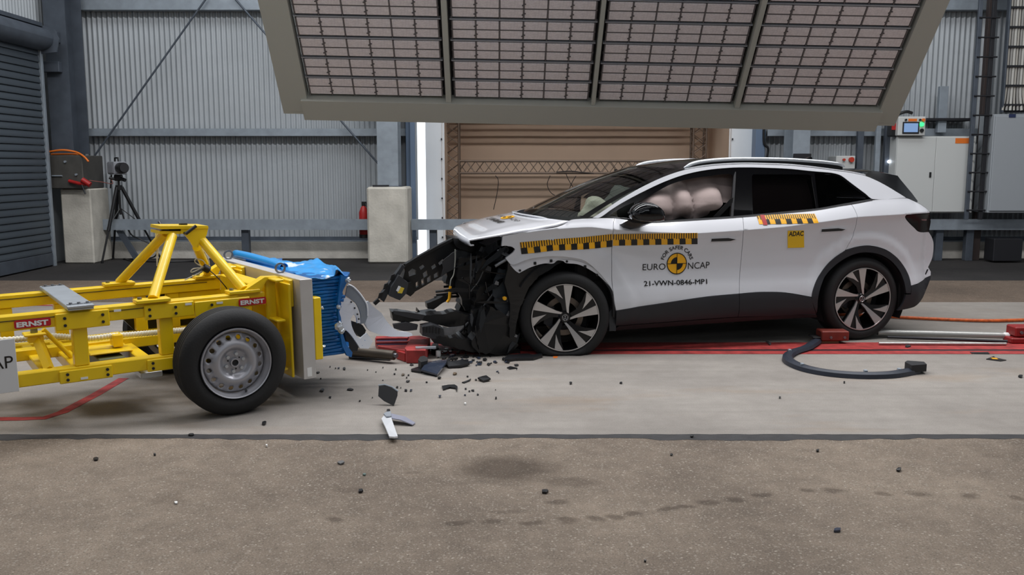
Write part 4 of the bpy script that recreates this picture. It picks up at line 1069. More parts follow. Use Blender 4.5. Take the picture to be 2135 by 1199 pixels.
# ---- wheels
def wheel_parts(root, R, rr, width, ang, spoke=True):
    """wheel with its outer face at y = 0, centre at the origin"""
    tp = [(rr*.985, .012), (rr+.006, .002), (rr+.02, -.006), (R-.035, -.004), (R-.012, .014), (R, .036), (R, width-.036), (R-.012, width-.014), (R-.04, width), (rr, width-.005)]
    ty = revolve('tyre', tp, m_rub, root, 72, 35)
    bp = [(rr*.995, .004), (rr*.985, -.002), (rr*.962, .0), (rr*.955, .02), (rr*.93, .05), (rr*.90, .12), (rr*.88, width-.02), (rr*.96, width-.005)]
    rim = revolve('rim', bp, m_rimb, root, 64, 35)
    lp = revolve('rim_edge', [(rr*1.0, .002), (rr*.995, -.004), (rr*.97, -.004), (rr*.962, .002)], m_alu, root, 64, 35)
    def pol(r, a): a = math.radians(90-a-ang); return (r*rr*math.cos(a), r*rr*math.sin(a))
    def lift0(h0):
        def f(a, b, h):
            r = math.hypot(a, b)/rr; return (a, h+.030*(1-r)**1.2+(.0 if r > .2 else .0), b)
        return f
    for k in range(5):
        A = 72*k
        arc = lambda a, b, r=.965, n=6: [pol(r, A+a+(b-a)*i/n) for i in range(n+1)]
        prism('spoke', arc(-33.5, 13.5)+[pol(.62, A+15.5), pol(.33, A+22), pol(.17, A+48), pol(.10, A+60), pol(.10, A+10), pol(.2, A-18), pol(.42, A-17), pol(.7, A-27)], .012, .045, m_rimb, root, lift=lift0(0))
        f = prism('spoke_face', arc(-3.5, 12.6)+[pol(.62, A+14.2), pol(.33, A+20), pol(.165, A+42), pol(.13, A+52), pol(.115, A+34), pol(.30, A+6)], .0, .0115, m_alu, root, lift=lift0(0))
        prism('spoke_face', arc(-32.5, -17.5)+[pol(.56, A-7.5), pol(.75, A-21)], .0, .0115, m_alu, root, lift=lift0(0))
    revolve('hub', [(0, .02), (.14*rr, .02), (.2*rr, .035), (.2*rr, .09), (0, .09)], m_rimb, root, 32, 40)
    cp = revolve('centre_cap', [(0, .012), (.098*rr, .012), (.105*rr, .016), (.105*rr, .03)], m_rimb, root, 32, 40)
    bm = bmesh.new(); q = .098*rr
    def ln(a, b): 
        bm_tube(bm, [(a[0]*q, .0105, a[1]*q), (b[0]*q, .0105, b[1]*q)], q*.07, 4)
    for i in range(20):
        t0, t1 = 2*math.pi*i/20, 2*math.pi*(i+1)/20; ln((math.cos(t0)*.93, math.sin(t0)*.93), (math.cos(t1)*.93, math.sin(t1)*.93))
    for a, b in (((-.33, .85), (0, .12)), ((.33, .85), (0, .12)), ((-.8, .42), (-.38, -.80)), ((.8, .42), (.38, -.80)), ((-.38, -.80), (0, .0)), ((.38, -.80), (0, .0))): ln(a, b)
    frombm('emblem', bm, m_alu, cp)
    br = revolve('brake_disc', [(.12, .105), (.165, .105), (.165, .13), (.12, .13), (.12, .105)], mat('brake_steel', rgb(120, 108, 98), .45, .7), root, 40, 40)
    prism('brake_caliper', [(-.17, -.06), (-.10, -.10), (-.08, .08), (-.15, .07)], .085, .15, m_darkm, root, lift=lambda a, b, h: (a, h, b))
    return ty
fw = empty('front_wheel', (0, 0, .3155), (0, 0, math.radians(-9)), car)
ty = wheel_parts(fw, .3725, .282, .24, 0)
for v in ty.data.vertices:
    z = v.co.z
    if z < -.305:
        k = (-.305-z)/.07; v.co.z = -.305-.006*min(1, k); v.co.y = .12+(v.co.y-.12)*(1+.22*math.exp(-((z+.315)/.02)**2))
rw = empty('rear_wheel', (HUB_R, 0.005, .3735), (0, 0, 0), car)
wheel_parts(rw, .3725, .282, .25, -8)
for w in (fw, rw):
    c = dupe(w, car); c.scale = (1, -1, 1); c.location = (w.location.x, 2*CW-w.location.y, w.location.z); c.rotation_euler = (0, 0, -w.rotation_euler.z if False else w.rotation_euler.z*0)
def liner(name, s, z, R, a0, a1, t0, t1):
    rows = []
    for i in range(25):
        a = math.radians(a0+(a1-a0)*i/24); rows.append([(s+R*math.cos(a), t0, z+R*math.sin(a)), (s+R*math.cos(a), t1, z+R*math.sin(a)), (s+(R-.2)*math.cos(a), t1, z+(R-.2)*math.sin(a))])
    o = loft(name, rows, m_blackm, car); mirror(o); return o
liner('wheel_arch_liner', .0, .36, .435, -12, 150, .01, .42); liner('wheel_arch_liner', HUB_R, HUB_Z, .425, -25, 205, .0, .42)
# ---- tape and lettering stuck on the side
def tape(name, pts, wid, nblk, first_black, f, parent=car, red=None):
    """pts: the tape's upper edge and lower edge as pixel pairs [(upper, lower), ...] from front to back"""
    up = [np.array(shit(*a)) for a, _ in pts]; lo = [np.array(shit(*b)) for _, b in pts]
    def at(x, y):
        i = min(len(up)-2, int(x*(len(up)-1))); k = x*(len(up)-1)-i
        a = up[i]+(up[i+1]-up[i])*k; b = lo[i]+(lo[i+1]-lo[i])*k; return b+(a-b)*y
    V = []; F = []; MI = []
    def quad(x0, x1, y0, y1, lift, mi, nx=1, ny=1):
        for a in range(nx):
            for b in range(ny):
                k = len(V)
                for x, y in ((x0+(x1-x0)*a/nx, y0+(y1-y0)*b/ny), (x0+(x1-x0)*(a+1)/nx, y0+(y1-y0)*b/ny), (x0+(x1-x0)*(a+1)/nx, y0+(y1-y0)*(b+1)/ny), (x0+(x1-x0)*a/nx, y0+(y1-y0)*(b+1)/ny)):
                    p = at(x, y); V.append((p[0], dsurf(*p)-lift, p[1]))
                F.append((k, k+1, k+2, k+3)); MI.append(mi)
    quad(0, 1, 0, 1, .003, 0, nblk*2, 4)
    for b in range(nblk):
        if (b % 2 == 0) == first_black: quad(b/nblk, (b+1)/nblk, 0, .52, .0045, 1, 2, 2)
    nt = int(nblk*2.5)
    for k in range(nt+1):
        x = (k+.12)/nt
        if x+.4/nt > 1: break
        L = .46 if k % 5 else .52
        quad(x, x+.38/nt, L+.03, 1, .0045, 1, 1, 2)
    if red: quad(red[0], red[1], -.08, 1.0, .006, 2, 1, 2)
    return mesh(name, V, F, [m_yel, m_mblk, m_red], parent, False, MI)
tape('measuring_tape', [((1083.5, 505.5), (1087, 530)), ((1150, 499), (1153, 522.5)), ((1215, 494.5), (1216, 520)), ((1276.5, 488), (1276.5, 514.5))], .1, 15, True, 0, fen)
tape('measuring_tape', [((1278, 488.5), (1277.5, 512.5)), ((1366, 487), (1366, 510.5)), ((1454, 485.5), (1454, 509))], .1, 14, False, 0, fd)
tape('measuring_tape', [((1576.5, 448), (1583, 467.5)), ((1640, 446.5), (1646, 466.5)), ((1698, 445.5), (1706.5, 465))], .1, 11, False, 0, rd, red=(.06, .13))
def dec(a, b, h_px, lift=.004):
    """baseline from pixel a to pixel b, capitals h_px high"""
    A = np.array(shit(*a)); B = np.array(shit(*b)); C = np.array(shit(a[0], a[1]-h_px)); ht = C[1]-A[1]; d = B-A; n = np.array((0, ht))
    def f(x, y):
        p = A+d*x+n*y; return (p[0], dsurf(*p)-lift, p[1])
    return f
text_on('lettering', 'EURO', dec((1339.5, 563.5), (1387, 562), 13.5), m_mblk, fd, .0)
text_on('lettering', 'NCAP', dec((1433.8, 561), (1478.8, 558.8), 14), m_mblk, fd, .0)
text_on('lettering', '21-VWN-0846-MP1', dec((1342.8, 596.3), (1474, 591.5), 10.5), m_mblk, fd, .0, .72, .006)
rc = shit(1410.8, 549.5); RR = abs(shit(1431, 549.5)[0]-rc[0])
def disc_pts(r, a0, a1, n=24): return [(rc[0]+r*math.cos(math.radians(a0+(a1-a0)*i/n)), rc[1]+r*math.sin(math.radians(a0+(a1-a0)*i/n))) for i in range(n+1)]
def sticker(name, pl, m, lift, parent=fd, holes=()):
    pl = pl if parea(pl) > 0 else pl[::-1]
    vs, fs = cdt(pl, holes, .03); return mesh(name, [(s, dsurf(s, z)-lift, z) for s, z in vs], [tuple(q) for q in fs], m, parent)
rd_ = sticker('roundel', disc_pts(RR, 0, 360)[:-1], m_yel, .0035)
sticker('roundel_ring', disc_pts(RR*1.04, 0, 360)[:-1], m_mblk, .0045, rd_ if False else fd, [disc_pts(RR*.955, 0, 360)[:-1]])
for a in (90, 270): sticker('roundel_sector', [rc]+disc_pts(RR*.62, a, a+90, 10), m_mblk, .0045)
for w, h in ((RR, RR*.028), (RR*.028, RR)): sticker('roundel_bar', [(rc[0]-w, rc[1]-h), (rc[0]+w, rc[1]-h), (rc[0]+w, rc[1]+h), (rc[0]-w, rc[1]+h)], m_mblk, .005)
# words set round the roundel
def arc_text(body, r, hgt, a0, a1, parent, bold):
    V, Fs, w = text_geo(body, bold)
    def L(x, y):
        a = math.radians(a0+(a1-a0)*x); rr_ = r+y/.72*hgt; s, z = rc[0]+rr_*math.cos(a), rc[1]+rr_*math.sin(a); return (s, dsurf(s, z)-.004, z)
    return mesh('lettering', [L(x, y) for x, y in V], Fs, m_mblk, parent)
arc_text('FOR SAFER CARS', RR*1.38, RR*.36, 164, 14, fd, .015)
# yellow square sticker on the rear door
sq = [shit(u, v) for u, v in ((1642, 517), (1676.5, 516), (1676, 480.5), (1642, 481))]
st = sticker('yellow_sticker', [np.array(q) for q in densify(sq, .03)], mat('sticker_yellow', rgb(236, 190, 24), .4), .0035, rd)
text_on('lettering', 'ADAC', dec((1643.5, 492.3), (1674.5, 491.2), 9.6), m_mblk, st, .035)
# print on the bonnet: read off the loft by fraction across / along
hrows = [lip3, lip2, lip]
HR = None
def hood_at(w, f):
    i = f*(Lh-1); i0 = min(Lh-2, int(i)); k = i-i0; j = w*32; j0 = min(31, int(j)); q = j-j0
    g = lambda a, b: np.array(HROWS[a][b])
    return (g(i0, j0)*(1-q)+g(i0, j0+1)*q)*(1-k)+(g(i0+1, j0)*(1-q)+g(i0+1, j0+1)*q)*k+np.array((0, 0, .006))
HROWS = [[tuple(hood.data.vertices[(i+3)*33+j].co) for j in range(33)] for i in range(Lh)]
def hdisc(name, cw, cf, rw_, rf, m, parent, up=0, a0=0, a1=360, n=24):
    pts = [hood_at(cw, cf)+np.array((0, 0, up))]+[hood_at(cw+rw_*math.cos(math.radians(a0+(a1-a0)*i/n)), cf+rf*math.sin(math.radians(a0+(a1-a0)*i/n)))+np.array((0, 0, up)) for i in range(n+1)]
    return mesh(name, pts, [(0, i+1, i+2) for i in range(n)], m, parent)
hd = hdisc('roundel', .46, .56, .062, .085, m_yel, hood)
hdisc('roundel_sector', .46, .56, .04, .054, m_mblk, hood, .002, 90, 180, 8); hdisc('roundel_sector', .46, .56, .04, .054, m_mblk, hood, .002, 270, 360, 8)
text_on('lettering', 'EURO', lambda x, y: hood_at(.60+.2*(1-x)+.0, .37+.09*y), m_mblk, hood, 0) if False else None
# words read from the front of the car: x runs from far to near side
text_on('lettering', 'EURO', lambda x, y: hood_at(.69-.15*x, .53+.06*y), m_mblk, hood, 0)
text_on('lettering', 'NCAP', lambda x, y: hood_at(.38-.15*x, .53+.06*y), m_mblk, hood, 0)
text_on('lettering', '21-VWN-0846-MP1', lambda x, y: hood_at(.64-.36*x, .40+.045*y), m_mblk, hood, .03)
# wiper in the cowl
bm = bmesh.new(); bm_tube(bm, [tuple(CAR.hit(u, v, 1, 1.15)+np.array((0, 0, .0))) for u, v in ((1108, 448), (1125, 440), (1143, 434.5))], .012, 6)
frombm('wiper', bm, m_black, car)
prism('cowl', [(-.15, .98), (.1, 1.06), (.16, 1.03), (.0, .95)], .25, 2*CW-.25, m_black, car, lift=lambda a, b, h: (a, h, b))
# ================================================================== torn front end of the car
R_ = random.Random(11)
m_bl2 = mat('torn_plastic', rgb(11, 11, 13), .34, bump=.05, bscale=14)
m_bl3 = mat('grey_plastic', rgb(46, 47, 50), .45)
m_foil = mat('bare_metal', rgb(130, 132, 136), .4, .8, var=.2, vscale=14)
def jag(pl, a=1.6):
    out = []
    for i, p in enumerate(pl):
        q = pl[(i+1) % len(pl)]; L = math.hypot(q[0]-p[0], q[1]-p[1]); n = max(1, int(L/7))
        for k in range(n):
            f = k/n; out.append((p[0]+(q[0]-p[0])*f+(R_.uniform(-a, a) if k else 0), p[1]+(q[1]-p[1])*f+(R_.uniform(-a, a) if k else 0)))
    return out
def rag(name, pl, t0, t1, m, a=1.6, holes=(), parent=car, wob=.012):
    ph = R_.uniform(0, 6)
    tr = lambda x, y, z: (x+wob*math.sin(9*z+ph), y+wob*1.4*math.sin(8*x+6*z+ph), z)
    return prism_px(name, CAR, jag(pl, a), t0, t1, m, parent, holes, tr=tr)
fe = empty('front_wreckage', (0, 0, 0), parent=car)
rag('radiator_support', [(985, 505), (1046, 496), (1048, 514), (1062, 522), (1052, 540), (1075, 566), (1096, 570), (1090, 640), (1080, 735), (1050, 738), (1010, 700), (975, 690), (958, 660), (960, 625), (945, 610), (925, 590), (935, 540)], .55, .75, m_bl2, 2.5, parent=fe)
rag('engine_block', [(1000, 510), (1060, 505), (1090, 600), (1090, 730), (1020, 720), (985, 690), (975, 560)], .8, 1.4, m_bl2, 2, parent=fe)
rag('cooling_fan', [(960, 540), (1010, 530), (1030, 600), (1010, 650), (968, 648), (950, 600)], .42, .5, m_bl2, 2, parent=fe)
rag('crash_box', [(1000, 600), (1050, 590), (1075, 610), (1080, 690), (1040, 735), (990, 720), (985, 660)], .30, .5, m_bl2, 2.5, parent=fe)
rag('headlamp_housing', [(1040, 500), (1047, 496), (1049, 512), (1062, 515), (1074, 520), (1066, 531), (1053, 540), (1020, 548), (1003, 535), (1010, 512)], .10, .4, m_gloss, .8, parent=fe)
lb = prism_px('paper_label', CAR, [(1037, 521), (1045, 519.5), (1047, 527), (1038.5, 529)], .085, .09, mat('label_grey', rgb(150, 155, 160), .5), fe)
rag('liner_flap', [(1060, 545), (1078, 566), (1100, 563), (1120, 556), (1152, 548), (1162, 541), (1176, 546), (1150, 560), (1120, 575), (1100, 598), (1085, 640), (1078, 700), (1066, 705), (1064, 640), (1050, 590)], .06, .12, m_bl2, 1.2, parent=fe)
rag('liner_flap', [(1040, 560), (1075, 570), (1078, 640), (1060, 690), (1035, 640), (1030, 600)], .16, .2, mat('torn_liner', rgb(40, 46, 52), .5), 2.5, parent=fe)
rag('wheel_liner_scrap', [(1020, 640), (1060, 660), (1085, 720), (1060, 742), (1000, 735), (985, 715)], .10, .3, m_bl2, 3, parent=fe)
tube('strut', [tuple(CAR.hit(u, v, 1, .28)) for u, v in ((958, 692), (1000, 650), (1040, 600))], .014, m_bl3, fe, 8)
tube('bracket_tube', [tuple(CAR.hit(u, v, 1, .08)) for u, v in ((1032, 555), (1045, 547), (1056, 541))], .014, m_foil, fe, 8)
for i, (u0, v0, u1, v1) in enumerate(((908, 608, 1000, 600), (909, 615, 1000, 606), (925, 598, 1005, 592), (905, 620, 1000, 616), (925, 588, 1000, 583))):
    p, q = CAR.hit(u0, v0, 1, .5+.04*i), CAR.hit(u1, v1, 1, .5+.04*i); tube('grille_bar', [tuple(p), tuple(q)], .011, m_bl2, fe, 6)
for u, v in ((1005, 520), (1012, 525), (1018, 560), (1035, 590), (1052, 625), (1070, 610), (1062, 655), (1040, 680), (1030, 655), (1015, 690), (1075, 700)):
    p = CAR.hit(u, v, 1, .09+R_.random()*.1); s = R_.uniform(.012, .03)
    prism('torn_bit', [(-s, -s*.5), (s*.8, -s), (s, s*.4), (-.2*s, s)], -.006, .006, m_foil if R_.random() < .4 else m_bl3, fe, lift=lambda a, b, h, p=p: (p[0]+a, p[1]+h, p[2]+b))
for k in range(34):
    u, v = R_.uniform(958, 1086), R_.uniform(520, 735)
    if u < 985 and v > 690: continue
    p = CAR.hit(u, v, 1, R_.uniform(.03, .22)); a = R_.uniform(0, math.pi); L_ = R_.uniform(.05, .16); w_ = R_.uniform(.006, .02); d = (math.cos(a), math.sin(a))
    if k % 3: prism('torn_strip', [(-L_, -w_), (L_*.3, -w_*1.4), (L_, w_*.3), (L_*.6, w_), (-L_*.4, w_*.6)], -.004, .004, R_.choice((m_bl2, m_gloss, m_gloss, m_bl3)), fe, lift=lambda x, y, h, p=p, d=d: (p[0]+x*d[0]-y*d[1], p[1]+h+x*.3, p[2]+x*d[1]+y*d[0]))
    else: tube('wire', spline([(p[0]-L_*d[0], p[1]+.03, p[2]-L_*d[1]), tuple(p), (p[0]+L_*d[0]*.6, p[1]-.02, p[2]+L_*d[1])], 4), .005, m_gloss, fe, 5)
revolve('cap', [(0, -.01), (.016, -.01), (.016, .01), (0, .01)], m_yel, fe, 12, 50).location = tuple(CAR.hit(1052, 622, 1, .08))
rag('bonnet_latch', [(948, 497), (985, 502), (1010, 512), (990, 528), (960, 520), (950, 510)], .5, .9, m_bl2, 1, parent=fe)
# slanting perforated carrier hanging out of the nose
cbh = [[(850, 567), (858, 560), (866, 563), (866, 572), (852, 577)], [(872, 557), (880, 552), (884, 556), (876, 563)], [(880, 570), (888, 564), (890, 574), (882, 580)], [(897, 556), (905, 550), (908, 556), (900, 562)], [(866, 590), (871, 586), (872, 597), (867, 601)], [(877, 583), (882, 580), (884, 592), (879, 596)], [(889, 580), (896, 574), (897, 585), (890, 590)], [(903, 572), (912, 566), (912, 576), (904, 580)], [(912, 548), (922, 540), (925, 546), (915, 553)]]
cb = rag('bumper_carrier', [(948, 499), (1000, 498), (1005, 520), (965, 545), (912, 580), (880, 600), (862, 611), (858, 606), (838, 585), (843, 565), (839, 552), (872, 536), (910, 517)], .60, .67, m_bl2, .5, cbh, fe, .006)
prism_px('front_ledge', CAR, [(846, 551), (872, 535), (912, 513), (946, 496), (950, 500), (912, 519), (872, 541), (846, 556)], .54, .62, m_bl2, fe)
pb = rag('carrier_beam', [(839, 552), (845, 556), (832, 575), (812, 606), (800, 630), (792, 624), (796, 612)], .46, .58, m_bl3, .5, parent=fe, wob=.004)
for u, v in ((815, 580), (801, 599), (790, 618)): prism_px('tab', CAR, [(u-2, v+5), (u+1, v-6), (u+9, v-9), (u+6, v+3)], .44, .47, m_bl2, fe)
prism_px('tab', CAR, [(778, 632), (788, 623), (793, 628), (783, 637)], .45, .5, m_bl2, fe)
sb = rag('control_unit', [(832, 574), (852, 590), (848, 612), (834, 626), (812, 617), (816, 600)], .38, .5, m_bl3, .4, parent=fe, wob=.003)
prism_px('yellow_label', CAR, [(830, 604), (834, 598), (843, 601), (838, 612), (829, 611)], .374, .379, mat('label_yellow', rgb(232, 200, 60), .5), sb); prism_px('white_label', CAR, [(826, 606), (831, 596), (836, 598), (830, 609)], .370, .375, m_white, sb)
rag('side_bracket', [(845, 592), (858, 588), (862, 610), (853, 618), (843, 612)], .52, .58, m_bl2, .6, parent=fe)
rag('mount_sheet', [(922, 545), (940, 528), (950, 522), (950, 560), (935, 568), (923, 578), (926, 560)], .42, .44, m_bl3, .4, parent=fe)
tube('cord', spline([tuple(CAR.hit(u, v, 1, .36)) for u, v in ((949, 520), (949, 545), (946, 572), (940, 584), (938, 600))], 5), .005, mat('pale_cord', rgb(160, 160, 150), .6), fe, 6)
yc = tube('yellow_clip', spline([tuple(CAR.hit(u, v, 1, .36)) for u, v in ((939, 597), (938, 608), (937, 620), (936, 625), (932, 630))], 4), .012, m_yel, fe, 8)
# lower bits lying in front, still hooked to the car
rag('lower_bracket', [(887, 632), (915, 622), (938, 612), (945, 618), (920, 632), (900, 645), (888, 643)], .5, .62, m_bl2, .8, parent=fe)
rag('bumper_beam', [(818, 649), (850, 652), (885, 658), (925, 656), (950, 650), (990, 660), (1000, 690), (970, 688), (930, 682), (880, 668), (850, 672), (820, 668)], .28, .45, m_bl2, 1.0, parent=fe)
prism_px('beam_face', CAR, [(820, 648), (850, 651), (886, 657), (880, 668), (850, 662), (822, 655)], .24, .275, m_bl3, fe)
rag('foam_piece', [(875, 645), (880, 652), (912, 648), (918, 658), (885, 662), (874, 652)], .5, .62, m_bl2, 1, parent=fe)
rb = rag('ribbed_block', [(880, 682), (902, 678), (924, 686), (926, 702), (905, 707), (880, 700)], .14, .3, m_bl3, .4, parent=fe, wob=.002)
for k in range(6): prism_px('rib', CAR, [(883+k*6.5, 681+k*.6), (885.5+k*6.5, 681+k*.6), (885+k*6.5, 693+k*.6), (882.5+k*6.5, 693+k*.6)], .125, .14, m_bl2, rb)
rag('grey_strip', [(822, 676), (850, 672), (875, 678), (872, 688), (845, 690), (824, 684)], .22, .27, m_bl3, .6, parent=fe)
rag('torn_sheet', [(926, 684), (948, 682), (970, 678), (962, 688), (940, 700), (928, 699)], .16, .18, m_foil, .8, parent=fe)
rag('skid_panel', [(900, 700), (950, 705), (1010, 712), (1085, 728), (1090, 740), (1030, 740), (960, 728), (905, 715)], .15, .7, m_bl2, 2.0, parent=fe)
rag('torn_plastic', [(985, 650), (1010, 640), (1030, 690), (1010, 712), (985, 700), (975, 670)], .2, .3, m_bl2, 2.5, parent=fe)
# the sharp black lip on the tyre side
rag('sill_end', [(1270, 655), (1283, 640), (1286, 660), (1282, 690), (1268, 690)], .0, .08, m_bl3, 1.2, parent=fe)
# ================================================================== yellow barrier trolley
m_tyel = mat('trolley_yellow', rgb(240, 202, 14), .38, var=.07, vscale=4, coat=.25)
m_plate = mat('aluminium_plate', rgb(196, 193, 190), .42, .3, var=.06, vscale=5)
m_alu2 = mat('raw_aluminium', rgb(198, 204, 210), .35, .7, var=.06, vscale=9)
m_blue = mat('barrier_blue', rgb(8, 96, 164), .35, var=.16, vscale=9, bump=.25, bscale=18, coat=.3)
m_steelw = mat('steel_wheel_paint', rgb(172, 172, 178), .38, .5)
m_conduit = mat('cream_conduit', rgb(222, 218, 200), .55)
m_sign = mat('sign_red', rgb(190, 24, 38), .45)
tro = empty('barrier_trolley', tuple(TRO.o), (0, TRO.pitch, TRO.th)); tag(tro, 'yellow steel crash barrier trolley with black wheels and crushed blue front', 'trolley')
def tp(u, v, y): return TRO.hit(u, v, 1, y)
YN, YF = .28, 1.23
zt = tp(200, 642, YN)[2]; zl = tp(200, 760, YN)[2]; zb_ = tp(100, 800, YN)[2]
def tb(name, x0, x1, y0, y1, z0, z1, m=None, bev=.005): return box(name, x0, x1, y0, y1, z0, z1, m or m_tyel, tro, bev)
XB = -3.45
for y0, nm in ((YN, 'n'), (YF, 'f')):
    tb('upper_rail', XB, .30, y0, y0+.09, zt-.088, zt); tb('lower_rail', XB, .30, y0, y0+.09, zb_-.002, zl)
    tb('seam_strip', XB, .2, y0-.004, y0+.02, zt-.03, zt-.026, m_blackm, 0)
def xz(u, v, y=YN): p = tp(u, v, y); return p[0], p[2]
# near-side plates with bolts
def bplate(u0, u1, vref, zlo, zhi, bolts):
    x0, x1 = xz(u0, vref)[0], xz(u1, vref)[0]
    p = tb('bolted_plate', x0, x1, YN-.016, YN-.001, zlo, zhi)
    for fx in bolts:
        for fz in (.28, .70):
            c = (x0+(x1-x0)*fx, YN-.0165, zlo+(zhi-zlo)*fz); q = tube('bolt', [c, (c[0], c[1]-.006, c[2])], .009, m_darkm, p, 8)
bplate(114, 228, 665, zt-.112, zt-.012, (.17, .87)); bplate(300, 404, 650, zt-.105, zt-.012, (.1, .62)); bplate(404, 520, 630, zt-.115, zt-.02, (.3,))
bplate(123, 235, 785, zb_-.012, zl-.012, (.15, .9)); bplate(306, 420, 760, zb_-.012, zl-.012, (.1,))
for u in (168, 349, 470): x = xz(u, 700)[0]; tb('post', x-.04, x+.04, YN+.008, YN+.082, zl+.001, zt-.089)
for x in (-1.95, -2.6, -3.3): tb('post', x-.04, x+.04, YN+.008, YN+.082, zl+.001, zt-.089)
for u, v in ((10, 650), (125, 640), (290, 620), (357, 600)):
    x = tp(u, v, YF+.045)[0]; tb('post', x-.04, x+.04, YF+.008, YF+.082, zl+.001, zt-.089)
# panel with a window in the far side
p0, p1 = tp(345, 610, YF), tp(470, 590, YF)
tb('side_panel', p0[0], p1[0], YF+.02, YF+.03, zl+.05, zt-.09)
# cross members, deck plates
def cross(u, v, w=.075, z1=None, h=.07, nm='cross_member'):
    x = xz(u, v, YN+.09)[0]; z1 = z1 or zl-.005; return tb(nm, x-w/2, x+w/2, YN+.091, YF-.001, z1-h, z1)
cross(163, 762); cross(300, 748); cross(95, 775, .06); 
for x in (-1.9, -2.6, -3.3): tb('cross_member', x-.04, x+.04, YN+.091, YF-.001, zl-.075, zl-.005)
xa, xb = xz(185, 745, .6)[0], xz(275, 735, .6)[0]
tb('deck_plate', xa, xb, .55, .95, zl+.0, zl+.012)
tb('white_tray', xz(285, 745, .5)[0], xz(330, 740, .5)[0], .42, .9, zl-.16, zl-.12, m_alu2); tb('battery_box', xz(200, 750, .6)[0], xz(255, 745, .6)[0], .5, .85, zl-.10, zl-.02, mat('box_green', rgb(88, 92, 50), .5))
tb('centre_beam', XB, .25, .86, .95, zl-.04, zl+.03)
# forked post with a bolt
xp, zp = xz(72, 700, .55)
tb('forked_post', xp-.04, xp+.045, .52, .6, zl+.13, zt-.17); tb('post_cap', xp-.06, xp+.06, .5, .62, zt-.17, zt-.155)
for sg in (-1, 1): tube('fork', [(xp+.01, .56, zl+.16), (xp+.06+.02*sg, .56+sg*.2, zl-.01)], .03, m_tyel, tro, 4, 0)
tube('brace_tube', [(xp+.05, .56, zl+.2), (xz(150, 735, .56)[0], .6, zl+.0)], .014, m_tyel, tro, 8)
tube('bolt', [(xp, .56, zt-.155), (xp, .56, zt-.115)], .022, m_foil, tro, 6)
# cream corrugated conduit
cpts = spline([tuple(tp(u, v, .70)) for u, v in ((-60, 713), (0, 709.5), (35, 707.5), (112, 701), (182, 706), (233, 700.5), (257, 699), (330, 693), (400, 687), (470, 680))], 10)
dense = []
for a, b in zip(cpts, cpts[1:]):
    n = max(1, int(np.linalg.norm(b-a)/.004)); dense += [a+(b-a)*k/n for k in range(n)]
tube('conduit', dense, [.020 if (i//2) % 2 else .0165 for i in range(len(dense))], m_conduit, tro, 10)
bn = tb('conduit_clamp', xz(245, 705, .66)[0]-.03, xz(245, 705, .66)[0]+.03, .64, .76, zl+.02, zl+.10)
# aluminium deck lying over both rails
x0, x1 = xz(140, 648, .24)[0], xz(197, 640, .24)[0]
dk = tb('aluminium_deck', x0, x1, .235, YF+.10, zt+.014, zt+.030, m_alu2, .003); tb('aluminium_deck', x0+.005, x1-.003, .24, YF+.095, zt+.001, zt+.013, m_alu2, .003)
for fx in (.2, .5, .82):
    for y in (.30, YF+.05): 
        X = x0+(x1-x0)*fx; tube('screw', [(X, y, zt+.030), (X, y, zt+.042)], .010, m_foil, dk, 6); box('washer', X-.022, X+.022, y-.004, y+.004, zt+.0305, zt+.034, m_foil, dk, 0)
# white board with black letters
xw = xz(33, 735, .25)[0]; bd = tb('name_board', xw-.95, xw, .245, .262, zl-.09, zt-.125, mat('board_white', rgb(212, 214, 216), .5), .002)
def bl(x, y): return (xw-.305+.255*x, .2435, tp(10, 766, .245)[2]+.072*y)
text_on('lettering', 'NCAP', lambda x, y: (xw-.018-.245*(1-x), .2435, tp(20, 767, .245)[2]+y*.072), m_mblk, bd)
# red name plates
def sign(u0, v0, u1, v1, hpx, y, parent):
    A, B = tp(u0, v0, y), tp(u1, v1, y); C = tp(u0, v0-hpx, y); h = C[2]-A[2]; r = h*.22; L = B[0]-A[0]
    pl = []
    for cx_, cz_, a0 in ((L-r, r, -90), (L-r, h-r, 0), (r, h-r, 90), (r, r, 180)):
        for k in range(5): a = math.radians(a0+22.5*k); pl.append((cx_+r*math.cos(a), cz_+r*math.sin(a)))
    s = prism('name_plate', pl, y-.003, y, m_sign, parent, lift=lambda a, b, hh: (A[0]+a, hh, A[2]+b))
    text_on('lettering', 'ERNST', lambda x, yy: (A[0]+L*(.06+.87*x), y-.0045, A[2]+h*(.2+.58*yy)), m_white, s, .045)
    return s
sign(30, 686.5, 107, 681, 17.5, YN-.018, tro); sign(498, 639, 555, 634.5, 15, YN-.02, tro)
for u, v in ((245, 647.5), (393, 634), (458, 631.5), (176, 788.5)):
    p = tp(u, v, YN-.018); box('label', p[0]-.02, p[0]+.02, YN-.019, YN-.017, p[2]-.007, p[2]+.007, m_white, tro, 0)
